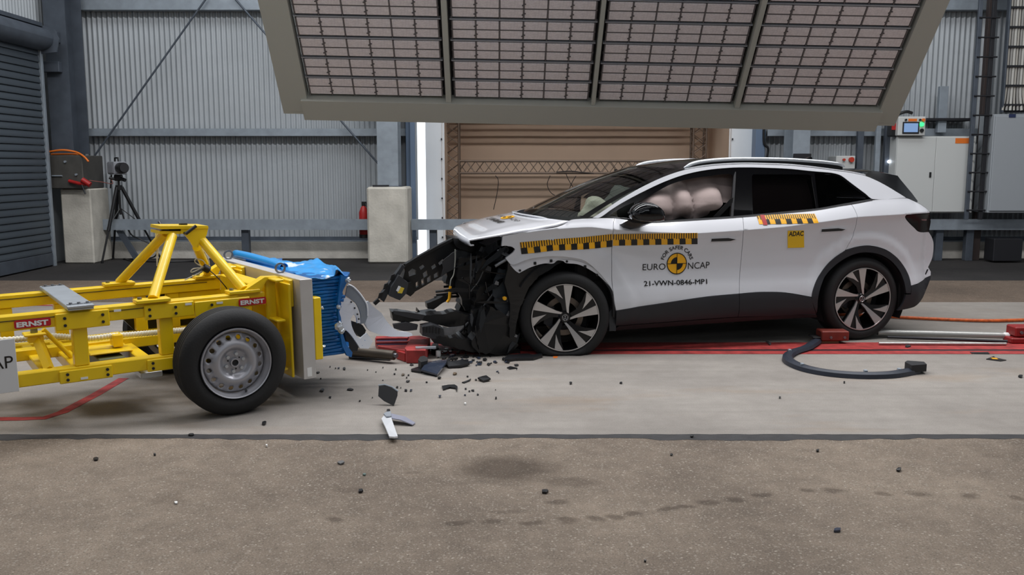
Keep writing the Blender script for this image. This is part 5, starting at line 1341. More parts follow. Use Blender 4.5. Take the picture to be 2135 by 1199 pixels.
# tower of four tubes with a clamp head
zr = zt+.02
legs = [((320, 630, YN+.03), (359, 492, .68)), ((250, 592, YF+.04), (345, 487, .86)), ((508, 607, YN+.05), (419, 499, .70)), ((436, 580, YF+.04), (411, 515, .86))]
for (u, v, y), (u2, v2, y2) in legs:
    a, b = tp(u, v, y), tp(u2, v2, y2); a[2] = zr
    lg = tube('tower_leg', [tuple(a), tuple(b)], .032, m_tyel, tro, 16); box('foot_plate', a[0]-.11, a[0]+.09, y-.06, y+.05, zt+.001, zt+.022, m_tyel, lg, .003)
    tube('bolt', [(a[0]-.08, y, zt+.022), (a[0]-.08, y, zt+.035)], .014, m_foil, lg, 6)
h1 = prism_px('top_plate', TRO, [(334, 471.5), (434, 471), (435, 476.5), (334, 478)], .66, .92, m_tyel, tro)
prism_px('head_bracket', TRO, [(378, 477), (434, 476.5), (431, 490), (427, 497), (417, 504), (413, 516), (404, 516), (394, 500), (384, 488), (377, 487)], .665, .685, m_tyel, tro)
prism_px('head_bracket', TRO, [(378, 477), (434, 476.5), (431, 490), (427, 497), (417, 504), (413, 516), (404, 516), (394, 500), (384, 488), (377, 487)], .895, .915, m_tyel, tro)
prism_px('head_face', TRO, [(424, 477), (434, 477), (430, 491), (426, 497), (418, 503), (414, 500)], .69, .89, m_tyel, tro)
prism_px('lower_plate', TRO, [(333, 482), (378, 482), (378, 488), (333, 488)], .67, .91, m_tyel, tro)
prism_px('rubber_block', TRO, [(352, 477.5), (379, 477.5), (379, 482), (352, 482)], .70, .88, m_black, tro)
a, b = tp(388, 487, .63), tp(409, 471, .63); tube('lever', [(a[0], .66, a[2]), tuple(a), tuple(b)], .011, m_black, tro, 8)
a = tp(385, 469, .80); tube('knob', [(a[0]-.01, .80, a[2]-.02), (a[0]-.01, .80, a[2]+.012)], .028, m_black, tro)
a = tp(348, 470, .90); tube('knob', [(a[0]-.02, .92, a[2]-.02), (a[0]-.03, .98, a[2]+.02)], .010, m_black, tro)
# white strap tail and bundled wires
a, b = tp(327, 483, .95), tp(328, 555, .95); tube('strap_tail', [(a[0], .96, a[2]), ((a[0]+b[0])/2+.005, .96, (a[2]+b[2])/2), (b[0], .96, b[2])], [.012, .010, .003], m_white, tro, 6)
m_wy = mat('wire_pale', rgb(190, 188, 178), .5)
for pts in (((425, 523), (432, 535), (436, 550), (430, 560), (432, 552)), ((433, 562), (408, 548), (410, 540), (425, 545), (432, 560)), ((430, 558), (405, 560), (398, 566), (403, 567), (425, 556)), ((428, 562), (410, 572), (385, 584)), ((436, 563), (455, 580), (470, 598), (480, 612))):
    tube('wire', spline([tuple(tp(u, v, .93)) for u, v in pts], 6), .004, m_wy if pts[-1][0] < 450 else m_wire, tro, 5)
tube('wire_bundle', [tuple(tp(424, 557, .93)), tuple(tp(436, 563, .93))], .026, m_darkm, tro, 8)
# front frame and plate
xg0 = xz(556, 600, YN)[0]; xf = tp(630, 700, .05)[0]; xf1 = tp(656, 700, .05)[0]
zpt = tp(643, 582, .05)[2]; zpb = tp(650, 789, .05)[2]; YP = 1.78
pl = tb('front_plate', xf, xf1, .05, YP, zpb, zpt, m_plate, .002)
box('label', xf1-.062, xf1-.030, .0485, .0498, zpb+.015, zpb+.075, m_white, pl, 0)
for fy in (.25, .62, .9): 
    y = .05+(YP-.05)*fy
    if fy > .8 or fy < .3: revolve('eye_bolt', [(.026, -.006), (.038, -.006), (.038, .006), (.026, .006), (.026, -.006)], m_foil, pl, 20, 50).location = (xf+.035, y, zpt+.034)
for y0 in (YN, YF):
    tb('front_web', xg0, xf-.07, y0+.02, y0+.04, .22, zt+.09)
    for z in (zt+.075, zt-.19, .21): tb('flange', xg0+.01, xf-.07, y0-.14, y0+.019, z, z+.016)
    tb('front_flange', xf-.052, xf-.034, y0-.16, y0+.12, .16, zpt-.03); tb('front_block', xf-.034, xf-.002, y0-.12, y0+.10, zt-.1, zpt-.01)
    g0 = [xz(494, 619, y0), xz(500, 612, y0), xz(552, 578, y0), xz(582, 577, y0), xz(602, 584, y0), xz(602, 590, y0), xz(556, 585, y0), xz(545, 606, y0), xz(538, 618, y0)] if y0 == YN else None
    if g0: G0 = [(x, max(z, zt-.02)) for x, z in g0]
    prism('gusset', G0, y0, y0+.085, m_tyel, tro, lift=lambda a, b, h: (a, h, b))
tb('cross_beam', xf-.20, xf-.07, YN+.13, YF-.15, zt-.22, zt+.04); tb('cross_beam', xf-.20, xf-.07, YN+.1, YF-.1, .2, .3)
tb('end_bracket', xf1+.002, xf1+.055, .05, .17, tp(665, 750, .05)[2], tp(665, 620, .05)[2])
# honeycomb block, crushed into layers
hb = empty('honeycomb_block', (0, 0, 0), parent=tro)
zt_b, zb_b = tp(690, 577, .13)[2], tp(690, 742, .13)[2]
prof = [(578.5, 724), (600, 714), (619, 719), (643, 708), (667, 710), (687, 712), (705, 716), (720, 721), (735, 729), (745, 731)]
NL = 24; RB = random.Random(5)
for k in range(NL):
    z0 = zb_b+(zt_b-zb_b)*k/NL; z1 = zb_b+(zt_b-zb_b)*(k+1)/NL
    v = 742-(742-577)*(k+.5)/NL; uu = float(np.interp(v, [a for a, _ in prof], [b for _, b in prof])); xe = tp(uu, v, .13)[0]+RB.uniform(-.012, .012)
    jy = RB.uniform(-.004, .004); ph = RB.uniform(0, 6); rows = []
    pts = []
    for i in range(10):
        f = i/9; pts.append((xf1+.004+(xe-xf1-.004)*f, .13+jy+.004*math.sin(ph+f*9)+(.02*max(0, f-.75)*4*RB.random())))
    for i in range(9):
        f = (i+1)/9; pts.append((xe+.05*math.sin(f*5+k*.6)+RB.uniform(-.03, .03)+.05*f, .13+1.35*f))
    pts.append((xf1+.004, 1.48))
    bmz = (z1-z0)*.5
    bm = bmesh.new()
    L = [[bm.verts.new((x+o*.0, y+(0 if e else .006), zz)) for x, y in pts] for zz, e, o in ((z0+.0006, False, 0), (z0+bmz*.5, True, 0), (z1-bmz*.35, True, 0), (z1-.0006, False, 0))]
    for A, B in zip(L, L[1:]):
        for i in range(len(pts)): j = (i+1) % len(pts); bm.faces.new((A[i], A[j], B[j], B[i]))
    bm.faces.new(L[0][::-1]); bm.faces.new(L[-1]); bmesh.ops.triangulate(bm, faces=[f for f in bm.faces if len(f.verts) > 4]); bmesh.ops.recalc_face_normals(bm, faces=bm.faces)
    frombm('crushed_layer', bm, m_blue, hb)
# crumpled cover sheet over the top
m_sheetb = mat('barrier_sheet_blue', rgb(40, 150, 222), .34, coat=.4)
nt = m_sheetb.node_tree; b_ = nt.nodes['Principled BSDF']; tc = nt.nodes.new('ShaderNodeTexCoord'); nz = nt.nodes.new('ShaderNodeTexNoise'); nz.inputs['Scale'].default_value = 6; nz.inputs['Detail'].default_value = 8
mp = nt.nodes.new('ShaderNodeMapping'); mp.inputs['Scale'].default_value = (1, .5, 1); nt.links.new(tc.outputs['Object'], mp.inputs[0]); nt.links.new(mp.outputs[0], nz.inputs['Vector'])
nt.links.new(ramp2(nt, nz.outputs['Fac'], .63, .655, rgb(40, 150, 222), rgb(214, 226, 236)), b_.inputs['Base Color'])
curves = [[(642, 583), (668, 581), (690, 577), (697, 574), (700, 562), (708, 562), (720, 574)],
          [(628, 577), (655, 575), (680, 568), (694, 566), (698, 558), (704, 560), (714, 571)],
          [(606, 568), (634, 562), (662, 556), (682, 556), (692, 555), (700, 557), (708, 566)],
          [(584, 560), (612, 552), (640, 549), (662, 541), (672, 551), (690, 556), (700, 562)],
          [(545, 547), (575, 541), (600, 547), (632, 549), (656, 543), (668, 552), (680, 558)],
          [(505, 535), (540, 536), (570, 540), (595, 546), (620, 550), (640, 552), (655, 556)]]
ys = [.12, .30, .55, .80, 1.15, 1.55]
rows = [spline([tuple(tp(u, v, y)) for u, v in c], 5) for c, y in zip(curves, ys)]
cols = [spline([r[j] for r in rows], 5) for j in range(len(rows[0]))]
def crum(p): return (p[0], p[1], p[2]+.006*math.sin(p[0]*43+p[1]*17)+.005*math.sin(p[0]*21-p[1]*37))
sh = loft('cover_sheet', [[crum(c[i]) for c in cols] for i in range(len(cols[0]))], m_sheetb, hb); md = sh.modifiers.new('thick', 'SOLIDIFY'); md.thickness = .004
ro = [tuple(tp(u, v, y)) for (u, v), y in zip(((492, 530), (520, 536), (556, 546), (592, 558)), (1.72, 1.45, 1.12, .80))]
bm = bmesh.new(); bm_tube(bm, spline(ro, 4), .030, 14, False); rl_ = frombm('rolled_edge', bm, m_sheetb, hb, True); md = rl_.modifiers.new('thick', 'SOLIDIFY'); md.thickness = .005
sd = prism_px('torn_skin', TRO, [(712, 573), (726, 579), (729, 584), (722, 592), (715, 606), (712, 620), (708, 632), (712, 640), (707, 650), (711, 662), (713, 690), (722, 718), (735, 735), (733, 745), (724, 742), (714, 722), (708, 690), (705, 655), (704, 630), (708, 600)], .095, .12, m_blue, hb)
for u, v, r in ((706, 681, .03), (712, 690, .022), (709, 676, .02), (706, 640, .016), (726, 584, .02), (672, 642, .012), (675, 722, .012)):
    p = tp(u, v, .085); RBq = random.Random(u); bm = bmesh.new(); bmesh.ops.create_icosphere(bm, subdivisions=2, radius=r)
    for w in bm.verts: w.co *= RBq.uniform(.65, 1.2); w.co += Vector(p)
    frombm('torn_foil', bm, m_alu2, hb)
# wheels
def steel_wheel(name, x, y, far=False):
    w = empty(name, (x, y, .335), parent=tro)
    R, rr, wd = .337, .222, .215
    prof = [(rr*.98, .02), (rr+.012, .0), (rr+.035, -.008), (R-.05, -.006), (R-.022, .012), (R-.004, .035)]
    for k in range(5):
        a = .045+.030*k; prof += [(R, a), (R, a+.018), (R-.008, a+.020), (R-.008, a+.026)]
    prof += [(R-.004, wd-.035), (R-.03, wd-.008), (rr+.02, wd), (rr, wd-.02)]
    revolve('tyre', prof, m_rub, w, 72, 30)
    revolve('rim', [(rr*1.0, -.002), (rr*.985, -.010), (rr*.955, -.006), (rr*.94, .012), (rr*.90, .020), (rr*.875, .05), (rr*.85, .085), (rr*.84, wd-.03), (rr, wd-.02)], m_steelw, w, 64, 40)
    # dished disc with sixteen round holes
    ro_ = rr*.865; out = [(ro_*math.cos(2*math.pi*i/96), ro_*math.sin(2*math.pi*i/96)) for i in range(96)]; hl = []
    for k in range(16):
        a = 2*math.pi*(k+.5)/16; c = (.735*rr*math.cos(a), .735*rr*math.sin(a)); hl.append([(c[0]+.066*rr*math.cos(2*math.pi*i/14), c[1]+.066*rr*math.sin(2*math.pi*i/14)) for i in range(14)])
    vs, fs = cdt(out, hl, .012)
    def dep(r):
        r /= rr; return float(np.interp(r, [0, .30, .345, .37, .46, .55, .62, .70, .80, .865], [.045, .045, .047, .035, .012, .012, .022, .036, .044, .052]))
    V = [(a, dep(math.hypot(a, b)), b) for a, b in vs]; F = [tuple(f) for f in fs]
    d = mesh('disc', V, F, m_steelw, w, True); md = d.modifiers.new('thick', 'SOLIDIFY'); md.thickness = .006; md.offset = -1 
    revolve('hub', [(0, .036), (.07*rr, .036), (.10*rr, .03), (.115*rr, .03), (.12*rr, .04)], m_darkm, w, 24, 40)
    revolve('hub_ring', [(.09*rr, .024), (.125*rr, .024), (.135*rr, .044)], m_steelw, w, 24, 40)
    for k in range(6):
        a = 2*math.pi*(k+.3)/6; c = (.25*rr*math.cos(a), .25*rr*math.sin(a)); tube('wheel_nut', [(c[0], .044, c[1]), (c[0], .028, c[1])], .011, m_alu2, w, 6)
    for k in range(3):
        a = 2*math.pi*(k+.1)/3; c = (.19*rr*math.cos(a+.5), .19*rr*math.sin(a+.5)); tube('stud_hole', [(c[0], .0445, c[1]), (c[0], .040, c[1])], .005, m_black, w, 6)
    tube('valve', [(.70*rr*math.sin(.4), .03, -.86*rr), (.70*rr*math.sin(.4)-.01, .005, -.80*rr)], .008, m_black, w, 6)
    revolve('brake_drum', [(.05, .06), (.14, .06), (.14, .15), (.05, .15)], m_darkm, w, 24, 40)
    return w
w1 = steel_wheel('wheel', 0, 0); 
w2 = dupe(w1, tro); w2.scale = (1, -1, 1); w2.location = (0, 1.62, .335)
w3 = dupe(w1, tro); w3.location = (-2.9, 0, .335+.01); w4 = dupe(w2, tro); w4.location = (-2.9, 1.62, .335+.01)
for x in (0, -2.9): tube('axle', [(x, .16, .335), (x, 1.46, .335)], .035, m_darkm, tro)
for x in (0, -2.9):
    for y in (YN+.045, YF+.045): tb('axle_hanger', x-.05, x+.05, y-.03, y+.03, .30, zb_-.003)
prism('mud_flap', round_poly([(-.22, .30), (.1, .32), (.3, .50), (.28, .62), (-.05, .66), (-.28, .58), (-.40, .52)], 3), 1.30, 1.36, m_bl2, tro, lift=lambda a, b, h: (a-.02, h, b))
# ================================================================== things on the floor
RD = random.Random(21)
m_shard = mat('shard_black', rgb(20, 21, 24), .4); m_shard2 = mat('shard_matt', rgb(28, 28, 30), .6); m_shard3 = mat('shard_blue_black', rgb(48, 56, 72), .22, coat=.5)
m_wpl = mat('white_painted_plastic', rgb(226, 228, 232), .25, coat=.6)
m_under = mat('bumper_underside', rgb(140, 146, 154), .6)
m_wblue = mat('scuffed_white_paint', rgb(238, 240, 244), .3, coat=.5)
nt = m_wblue.node_tree; b_ = nt.nodes['Principled BSDF']; tc = nt.nodes.new('ShaderNodeTexCoord'); nz = nt.nodes.new('ShaderNodeTexNoise'); nz.inputs['Scale'].default_value = 16; nz.inputs['Detail'].default_value = 5
nt.links.new(tc.outputs['Object'], nz.inputs['Vector']); nt.links.new(ramp2(nt, nz.outputs['Fac'], .68, .71, rgb(238, 240, 244), rgb(60, 140, 200)), b_.inputs['Base Color'])
def onfloor(name, pl, h, m, label, cat='shard', group=None, tilt=0.0, z0=.0005, rnd=False, curl=0.0):
    pts = [gp(u, v)[:2] for u, v in pl]; c = np.mean(pts, 0); L = [p-c for p in pts]
    if rnd: L = round_poly(L, 4)
    R = max(np.linalg.norm(p) for p in L)
    def lift(a, b, hh): return (a, b, hh+tilt*(a+R)+curl*(1-(a*a+b*b)/(R*R)))
    o = prism(name, L, z0, z0+h, m, None, lift=lift); o.location = (c[0], c[1], 0)
    return tag(o, label, cat, group)
# guide track in the floor, painted lines
tk = empty('guide_track', (5.4, 7.545, 0)); tag(tk, 'red painted guide track with dark slot in the concrete under the car', 'track')
for nm, y0, y1, m in (('painted_strip', 7.30, 7.425, m_redw), ('slot', 7.425, 7.485, m_darkm), ('painted_strip', 7.485, 7.79, m_redw)):
    box(nm, -6.2, 6.0, y0-7.545, y1-7.545, .0005, .003 if nm != 'slot' else .0018, m, tk, 0)
def pline(name, pl, w, label, m=m_redw):
    P = [gp(u, v) for u, v in pl]; V = []; F = []
    for i, p in enumerate(P):
        d = P[min(i+1, len(P)-1)]-P[max(i-1, 0)]; n = np.array((-d[1], d[0], 0)); n /= np.linalg.norm(n)
        V += [p+n*w/2+(0, 0, .001), p-n*w/2+(0, 0, .001), p+n*w/2+(0, 0, .0022), p-n*w/2+(0, 0, .0022)]
        if i: k = 4*i; F += [(k-2, k-1, k+3, k+2), (k-4, k, k+1, k-3)]
    o = mesh(name, V, F, m); return tag(o, label, 'painted line')
pline('painted_line', [(-60, 874), (40, 874), (92, 872), (130, 860), (200, 823), (258, 789)], .075, 'bent red paint line on concrete under the yellow trolley')
pline('painted_line', [(-40, 637), (80, 637), (200, 638), (330, 640)], .05, 'faint thin red paint line on concrete behind the yellow trolley')
# wheel-arch trim lying by the rear wheel
pts = [gp(u, v) for u, v in ((1706, 713), (1697, 722), (1680, 731), (1655, 739), (1643, 748), (1645, 757), (1662, 767), (1690, 776), (1730, 783), (1775, 787), (1820, 788), (1860, 786), (1890, 781), (1908, 777))]
sp_ = spline(pts, 5); c = np.mean(pts, 0); V = []; F = []
for i, p in enumerate(sp_):
    d = sp_[min(i+1, len(sp_)-1)]-sp_[max(i-1, 0)]; n = np.array((-d[1], d[0], 0)); n /= np.linalg.norm(n); f = i/(len(sp_)-1)
    lift_ = .045*math.sin(f*math.pi)*.4+.01
    for a, b in ((-.045, .0), (-.04, .03), (-.01, .042), (.03, .036), (.042, .012), (.03, .0)): q = p+n*a*1.0-c; V.append((q[0], q[1], b+.003+ (lift_*.3 if f < .12 else 0)))
    if i:
        k = 6*i
        for j in range(6): F.append((k-6+j, k-6+(j+1) % 6, k+(j+1) % 6, k+j))
F += [tuple(range(6)), tuple(range(len(V)-6, len(V)))[::-1]]
at = mesh('wheel_arch_trim', V, F, mat('trim_black', rgb(40, 45, 56), .42), None, False); at.location = (c[0], c[1], 0); tag(at, 'long curved black wheel arch trim lying below the rear wheel', 'trim')
def local(o_, p): return tuple(np.array(p)-np.array(o_.location))
p = gp(1908, 778); q = np.array(local(at, p)); prism('end_clip', [(-.06, -.07), (.07, -.03), (.09, .06), (-.02, .10), (-.06, .05)], .02, .075, m_shard2, at, lift=lambda a, b, h: (q[0]+a, q[1]+b, h))
for u, v in ((1804, 786.5), (1874, 783), (1672, 772), (1646, 742)):
    p = np.array(local(at, gp(u, v))); box('clip', p[0]-.012, p[0]+.012, p[1]-.015, p[1]+.015, .038, .056, m_galv, at, .003)
p = np.array(local(at, gp(1700, 716))); box('end_tab', p[0]-.03, p[0]+.05, p[1]-.02, p[1]+.12, .045, .06, m_shard2, at, .004)
# block, rods, hose and clamp at the right
def wb_(u, v): return gp(u, v)
bk_ = empty('red_brown_block', tuple(gp(1742, 717))); tag(bk_, 'rusty red steel block on the track in front of the rear wheel', 'block')
mrb = mat('rusty_red', rgb(120, 46, 34), .6, var=.3, vscale=10)
box('body', -.13, .11, -.02, .14, .03, .115, mrb, bk_, .008); box('foot', -.17, .03, .0, .12, .003, .029, mat('wood_brown', rgb(110, 84, 58), .7), bk_, .004)
for x in (-.05, .07): tube('bolt', [(x, -.02, .06), (x, -.03, .06)], .012, m_foil, bk_, 6)
tag(tube('orange_hose', [tuple(p) for p in spline([gp(u, v, .02) for u, v in ((1700, 655), (1800, 657), (1866, 661), (1950, 665), (2050, 668.5), (2140, 667), (2300, 662))], 6)], .016, mat('hose_orange', rgb(206, 96, 40), .5, var=.3, vscale=30), seg=10), 'orange hose lying on concrete behind the rear bumper', 'hose')
a, b = gp(1830, 693, .05), gp(2100, 700, .05); gp_ = tube('grey_pipe', [tuple(a), tuple(b)], .028, mat('pipe_grey', rgb(168, 168, 164), .4, .4), seg=14); tag(gp_, 'thick grey pipe leading from the rear wheel to the red clamp', 'pipe')
tube('end_cap', [tuple(gp(2092, 699.5, .051)), tuple(gp(2104, 700, .051))], .0285, m_white, gp_, 14)
a, b = gp(1832, 716, .018), gp(2098, 717, .018); rod = tube('steel_rod', [tuple(a), tuple(b)], .012, mat('rod_steel', rgb(206, 204, 200), .3, .7), seg=10); tag(rod, 'thin bright steel rod lying on the red track', 'rod')
a, b = gp(1850, 703, .022), gp(2100, 712, .03); tag(tube('dark_rod', [tuple(a), tuple(b)], .014, m_darkm, seg=8), 'thin dark rod between the thick pipe and the bright rod', 'rod')
rc_ = empty('red_clamp', tuple(gp(2130, 717))); tag(rc_, 'dark red steel clamp at the right edge holding pipe and rod', 'clamp')
mdr = mat('dark_red', rgb(140, 30, 30), .45, var=.2)
box('body', -.06, .3, .0, .16, .06, .15, mdr, rc_, .01); box('jaw', -.1, .3, -.02, .13, .004, .055, mdr, rc_, .01); tube('bolt', [(-.01, .0, .10), (-.01, -.015, .10)], .014, m_foil, rc_, 8)
onfloor('black_disc', [(1888, 722), (1896, 721), (1899, 724), (1892, 726), (1887, 725)], .008, m_darkm, 'small black disc on the red track below the rear bumper', 'disc', z0=.0035)
onfloor('marker_strip', [(2022, 736), (2060, 735.5), (2063, 739), (2026, 738.5)], .006, m_shard, 'flat black strip beside the track near the right edge', 'strip')
onfloor('marker_strip.001', [(2056, 750), (2072, 744), (2075, 747), (2098, 752), (2086, 754)], .006, m_mblk, 'small black and yellow marker at the right beside the track', 'marker')
p = COL.objects[-1]; prism('yellow_square', [(-.04, -.02), (.0, -.03), (.01, .02), (-.03, .03)], .0068, .0085, m_yel, p)
onfloor('bolt', [(1596, 713.5), (1600, 712.5), (1608, 720), (1605, 721.5)], .012, m_foil, 'small bright bolt lying on the red track under the car', 'bolt', z0=.0035)
onfloor('orange_dab', [(1153, 743), (1163, 743), (1162, 746.5), (1154, 747)], .0012, m_orange, 'small orange paint dab under the flat front tyre', 'paint dab')
# red tow sled and its rod in front of the barrier
sl_ = empty('tow_sled', tuple(gp(850, 745))); tag(sl_, 'scuffed red steel tow sled on the floor between barrier and car', 'sled')
O_ = np.array(gp(850, 745))
def slp(u, v, z): p = gp(u, v, z)-O_; return p
def slab(name, pl, z0, z1, m, par=sl_):
    L = [slp(u, v, z1)[:2] for u, v in pl]; return prism(name, L, z0, z1, m, par)
slab('base_plate', [(782, 704), (872, 700), (897, 706), (886, 731), (852, 733), (788, 722)], .01, .075, m_redw)
slab('end_block', [(855, 707), (874, 699.5), (897, 705), (887, 731), (848, 731), (844, 726)], .005, .105, m_redw)
for v0, v1 in ((707, 712), (714, 719)): slab('slot', [(786, v0), (850, v0-1), (848, v1-1), (786, v1)], .0755, .079, mat('slot_blue', rgb(46, 42, 70), .5))
for v0, v1 in ((701, 706), (711.8, 714)): slab('ridge', [(784, v0), (852, v0-1), (850, v1-1), (784, v1)], .0755, .092, m_redw)
slab('front_lug', [(826, 731), (846, 728), (882, 728), (879, 736), (843, 737)], .004, .07, m_red)
slab('pin', [(866, 722.5), (909, 721.5), (909, 723.5), (867, 725)], .106, .12, m_alu2)
a, b = gp(728, 731, .065), gp(822, 741, .065); rd2 = tube('push_rod', [tuple(a), tuple(b)], .038, mat('rod_brown', rgb(92, 84, 74), .5, .5, var=.2), seg=16); tag(rd2, 'thick brownish steel rod from the barrier to the red sled', 'rod'); tube('rod_end', [tuple(b), tuple(b+(b-a)*.06)], .02, m_foil, rd2, 10)
a, b = gp(728, 744, .012), gp(814, 749, .012); tag(tube('flat_bar', [tuple(a), tuple(b)], .012, m_foil, seg=8), 'thin bar on the floor just below the brownish rod', 'bar')
p = gp(914, 744, .0); wc_ = revolve('white_cap', [(0, 0), (.018, 0), (.021, .01), (.021, .05), (.0, .056)], m_white, None, 20, 50, 'z'); wc_.location = (p[0], p[1], .001); tag(wc_, 'small white plastic cap standing beside the red sled', 'cap')
# white bumper pieces torn off and stuck to the barrier
def torn(name, pl, y0, y1, m, label, cat, bend=.0, hol=()):
    o = prism_px(name, TRO, pl, y0, y1, m, None, hol, rnd=True, tr=lambda x, y, z: (x, y+bend*math.sin((z-.1)*5)+bend*.6*math.sin(x*9), z))
    o.location = tuple(TRO.o); o.rotation_euler = (0, TRO.pitch, TRO.th); return tag(o, label, cat) if label else o
f1 = torn('bumper_piece', [(720, 620), (729, 622), (739, 628), (750, 640), (757, 656), (760, 676), (754, 677), (752, 664), (746, 658), (741, 668), (744, 685), (752, 703), (759, 709), (772, 697), (783, 713), (774, 729), (758, 729), (752, 718), (740, 700), (722, 682), (712, 663), (712, 652)], .22, .235, m_wblue, 'white torn bumper corner with blue scuffs stuck to the blue barrier', 'bumper piece', .05)
f2 = torn('arch_edge', [(728, 597), (735, 594), (752, 611), (768, 635), (771, 659), (767, 675), (757, 678), (758, 660), (750, 638), (738, 626), (726, 618)], .30, .312, m_under, None, None, .04)
M1 = f1; f2.parent = None
f2.name = 'wheel_arch_piece'; tag(f2, 'curved grey arch strip with white rim beside the blue barrier', 'bumper piece')
ed = [TRO.hit(u, v, 1, .295) for u, v in ((729, 593.5), (740, 599), (752, 611), (761, 623), (768, 635), (770.5, 647), (771, 660))]
e2 = tube('white_rim', [(p[0], p[1]+.04*math.sin((p[2]-.1)*5)+.024*math.sin(p[0]*9), p[2]) for p in spline(ed, 4)], .006, m_wpl, f2, 6)
for u, v in ((740, 632), (748, 645), (754, 658), (757, 668)):
    p = TRO.hit(u, v, 1, .215); y = p[1]+.05*math.sin((p[2]-.1)*5)+.03*math.sin(p[0]*9); tube('rivet_hole', [(p[0], y-.002, p[2]), (p[0], y+.004, p[2])], .006, m_black, f1, 8)
f3 = torn('bumper_skin', [(767, 630), (771, 629), (781, 640), (797, 653), (804, 663), (811, 673), (822, 684), (836, 692), (852, 694), (866, 697), (868, 702), (858, 704), (838, 703), (812, 702), (790, 697), (774, 690), (765, 676), (770, 655)], .38, .395, mat('bumper_grey_white', rgb(212, 216, 226), .45), 'large pale grey bumper skin sweeping down to the red sled', 'bumper piece', .05)
f4 = torn('foam_absorber', [(724, 690), (745, 700), (752, 722), (748, 733), (735, 733), (728, 715)], .35, .55, m_shard2, 'dark broken absorber under the white bumper corner', 'bumper piece', .03)
torn('inner_bracket', [(742, 672), (758, 678), (766, 690), (760, 706), (752, 702), (744, 688)], .40, .5, m_shard, 'black broken bracket seen through the white bumper corner', 'bracket', .03)
# shards with a shape of their own
sh1 = onfloor('bumper_shard', [(878, 780), (888, 769), (919, 757.5), (932, 763), (930, 771), (912, 787)], .014, m_shard3, 'large blue-black shiny shard below the red sled', curl=.03, tilt=.04)
onfloor('bumper_shard', [(857, 773), (880, 766), (892, 768), (884, 776), (878, 779), (858, 776)], .012, m_shard, 'narrow black shard poking out left of the blue-black shard', tilt=.03)
onfloor('bumper_shard', [(927, 762), (934, 753), (950, 751), (955, 754), (940, 758), (938, 764), (958, 762), (975, 758), (979, 764), (960, 768), (935, 769)], .016, m_shard, 'curled black shard right of the blue-black shard', curl=.03)
onfloor('rubber_mount', [(872, 769), (876, 762), (884, 760), (892, 764), (891, 771), (878, 774)], .07, m_shard2, 'ribbed black rubber lump right beside the red sled')
def standing(name, pl, Y0, th, m, label, cat='shard', lean=.3):
    base = max(v for u, v in pl); u0 = np.mean([u for u, v in pl]); g = gp(u0, base); P = [WLD.hit(u, v, 1, g[1]) for u, v in pl]; zmin = min(p[2] for p in P)
    L = [(p[0]-g[0], p[2]-zmin+.001) for p in P]
    o = prism(name, L, 0, th, m, None, lift=lambda a, b, h: (a, h+b*lean+.05*a*a/.04*.2, b)); o.location = (g[0], g[1], 0); return tag(o, label, cat)
bs = standing('bent_shard', [(787, 811), (799, 809.5), (814, 814), (827, 822), (827, 829), (821, 847), (800, 838), (787, 829)], 0, .012, m_shard2, 'black curved shard standing on edge on the concrete', lean=.5)
P = [WLD.hit(u, v, 1, gp(807, 847)[1]) for u, v in ((786, 809), (799, 807.5), (815, 812), (828, 820))]; zz = min(WLD.hit(u, 847, 1, gp(807, 847)[1])[2] for u in (807,))
tube('pale_edge', [(p[0]-bs.location.x, (p[2]-zz)*.5+.004, p[2]-zz+.001) for p in P], .005, m_galv, bs, 6)
wt = empty('white_trim_piece', tuple(gp(812, 900))); O2 = gp(812, 900); tag(wt, 'white L-shaped trim piece lying across the tarred joint', 'trim')
def wtp(name, pl, z0, z1, m, tilt=0): 
    L = [(gp(u, v)-O2)[:2] for u, v in pl]; return prism(name, L, z0, z1, m, wt, lift=lambda a, b, h: (a, b, h+.03*max(0, 1-(a*a*60))))
wtp('long_arm', [(795.5, 884), (802, 876), (815, 876), (817, 888), (829.5, 921), (822, 923.5), (812, 924.5), (804, 905)], .002, .012, m_wpl)
wtp('side_arm', [(815, 874.5), (845, 879), (866, 884.5), (860, 889), (835, 887), (817, 885)], .004, .010, mat('trim_lilac', rgb(176, 178, 196), .3, .4)); wtp('bent_corner', [(800, 876), (806, 873), (815, 873), (816, 884), (806, 884)], .0125, .02, m_under)
onfloor('flat_shard', [(996, 794), (1007, 787), (1014, 789), (1023, 795), (1008, 798)], .012, m_shard, 'black triangular shard lying flat below the flat front tyre', curl=.02)
onfloor('stick_shard', [(963, 799), (975, 795), (982, 791.5), (980, 795), (968, 800)], .008, m_shard2, 'thin black stick just left of the black triangular shard')
onfloor('hook_shard', [(921, 808), (935, 805.5), (948, 805), (954, 809), (953, 818), (949.5, 812), (938, 810.5), (924, 815)], .012, m_shard, 'black hook-shaped shard on the concrete left of the triangular one')
onfloor('liner_scrap', [(1050, 752), (1060, 746), (1085, 743), (1100, 742), (1110, 745), (1131, 741), (1131, 746), (1112, 752), (1075, 753), (1052, 756)], .022, m_shard, 'long torn black liner scrap in front of the flat front tyre', rnd=False)
onfloor('flat_shard', [(1057, 768), (1064, 765.5), (1079, 769), (1062, 771)], .008, m_shard, 'small pointed black shard under the long liner scrap')
onfloor('black_bracket', [(902, 728), (914, 725), (915, 738), (905, 742), (899, 739)], .05, m_shard, 'black plastic bracket pushed against the right end of the red sled', 'bracket')
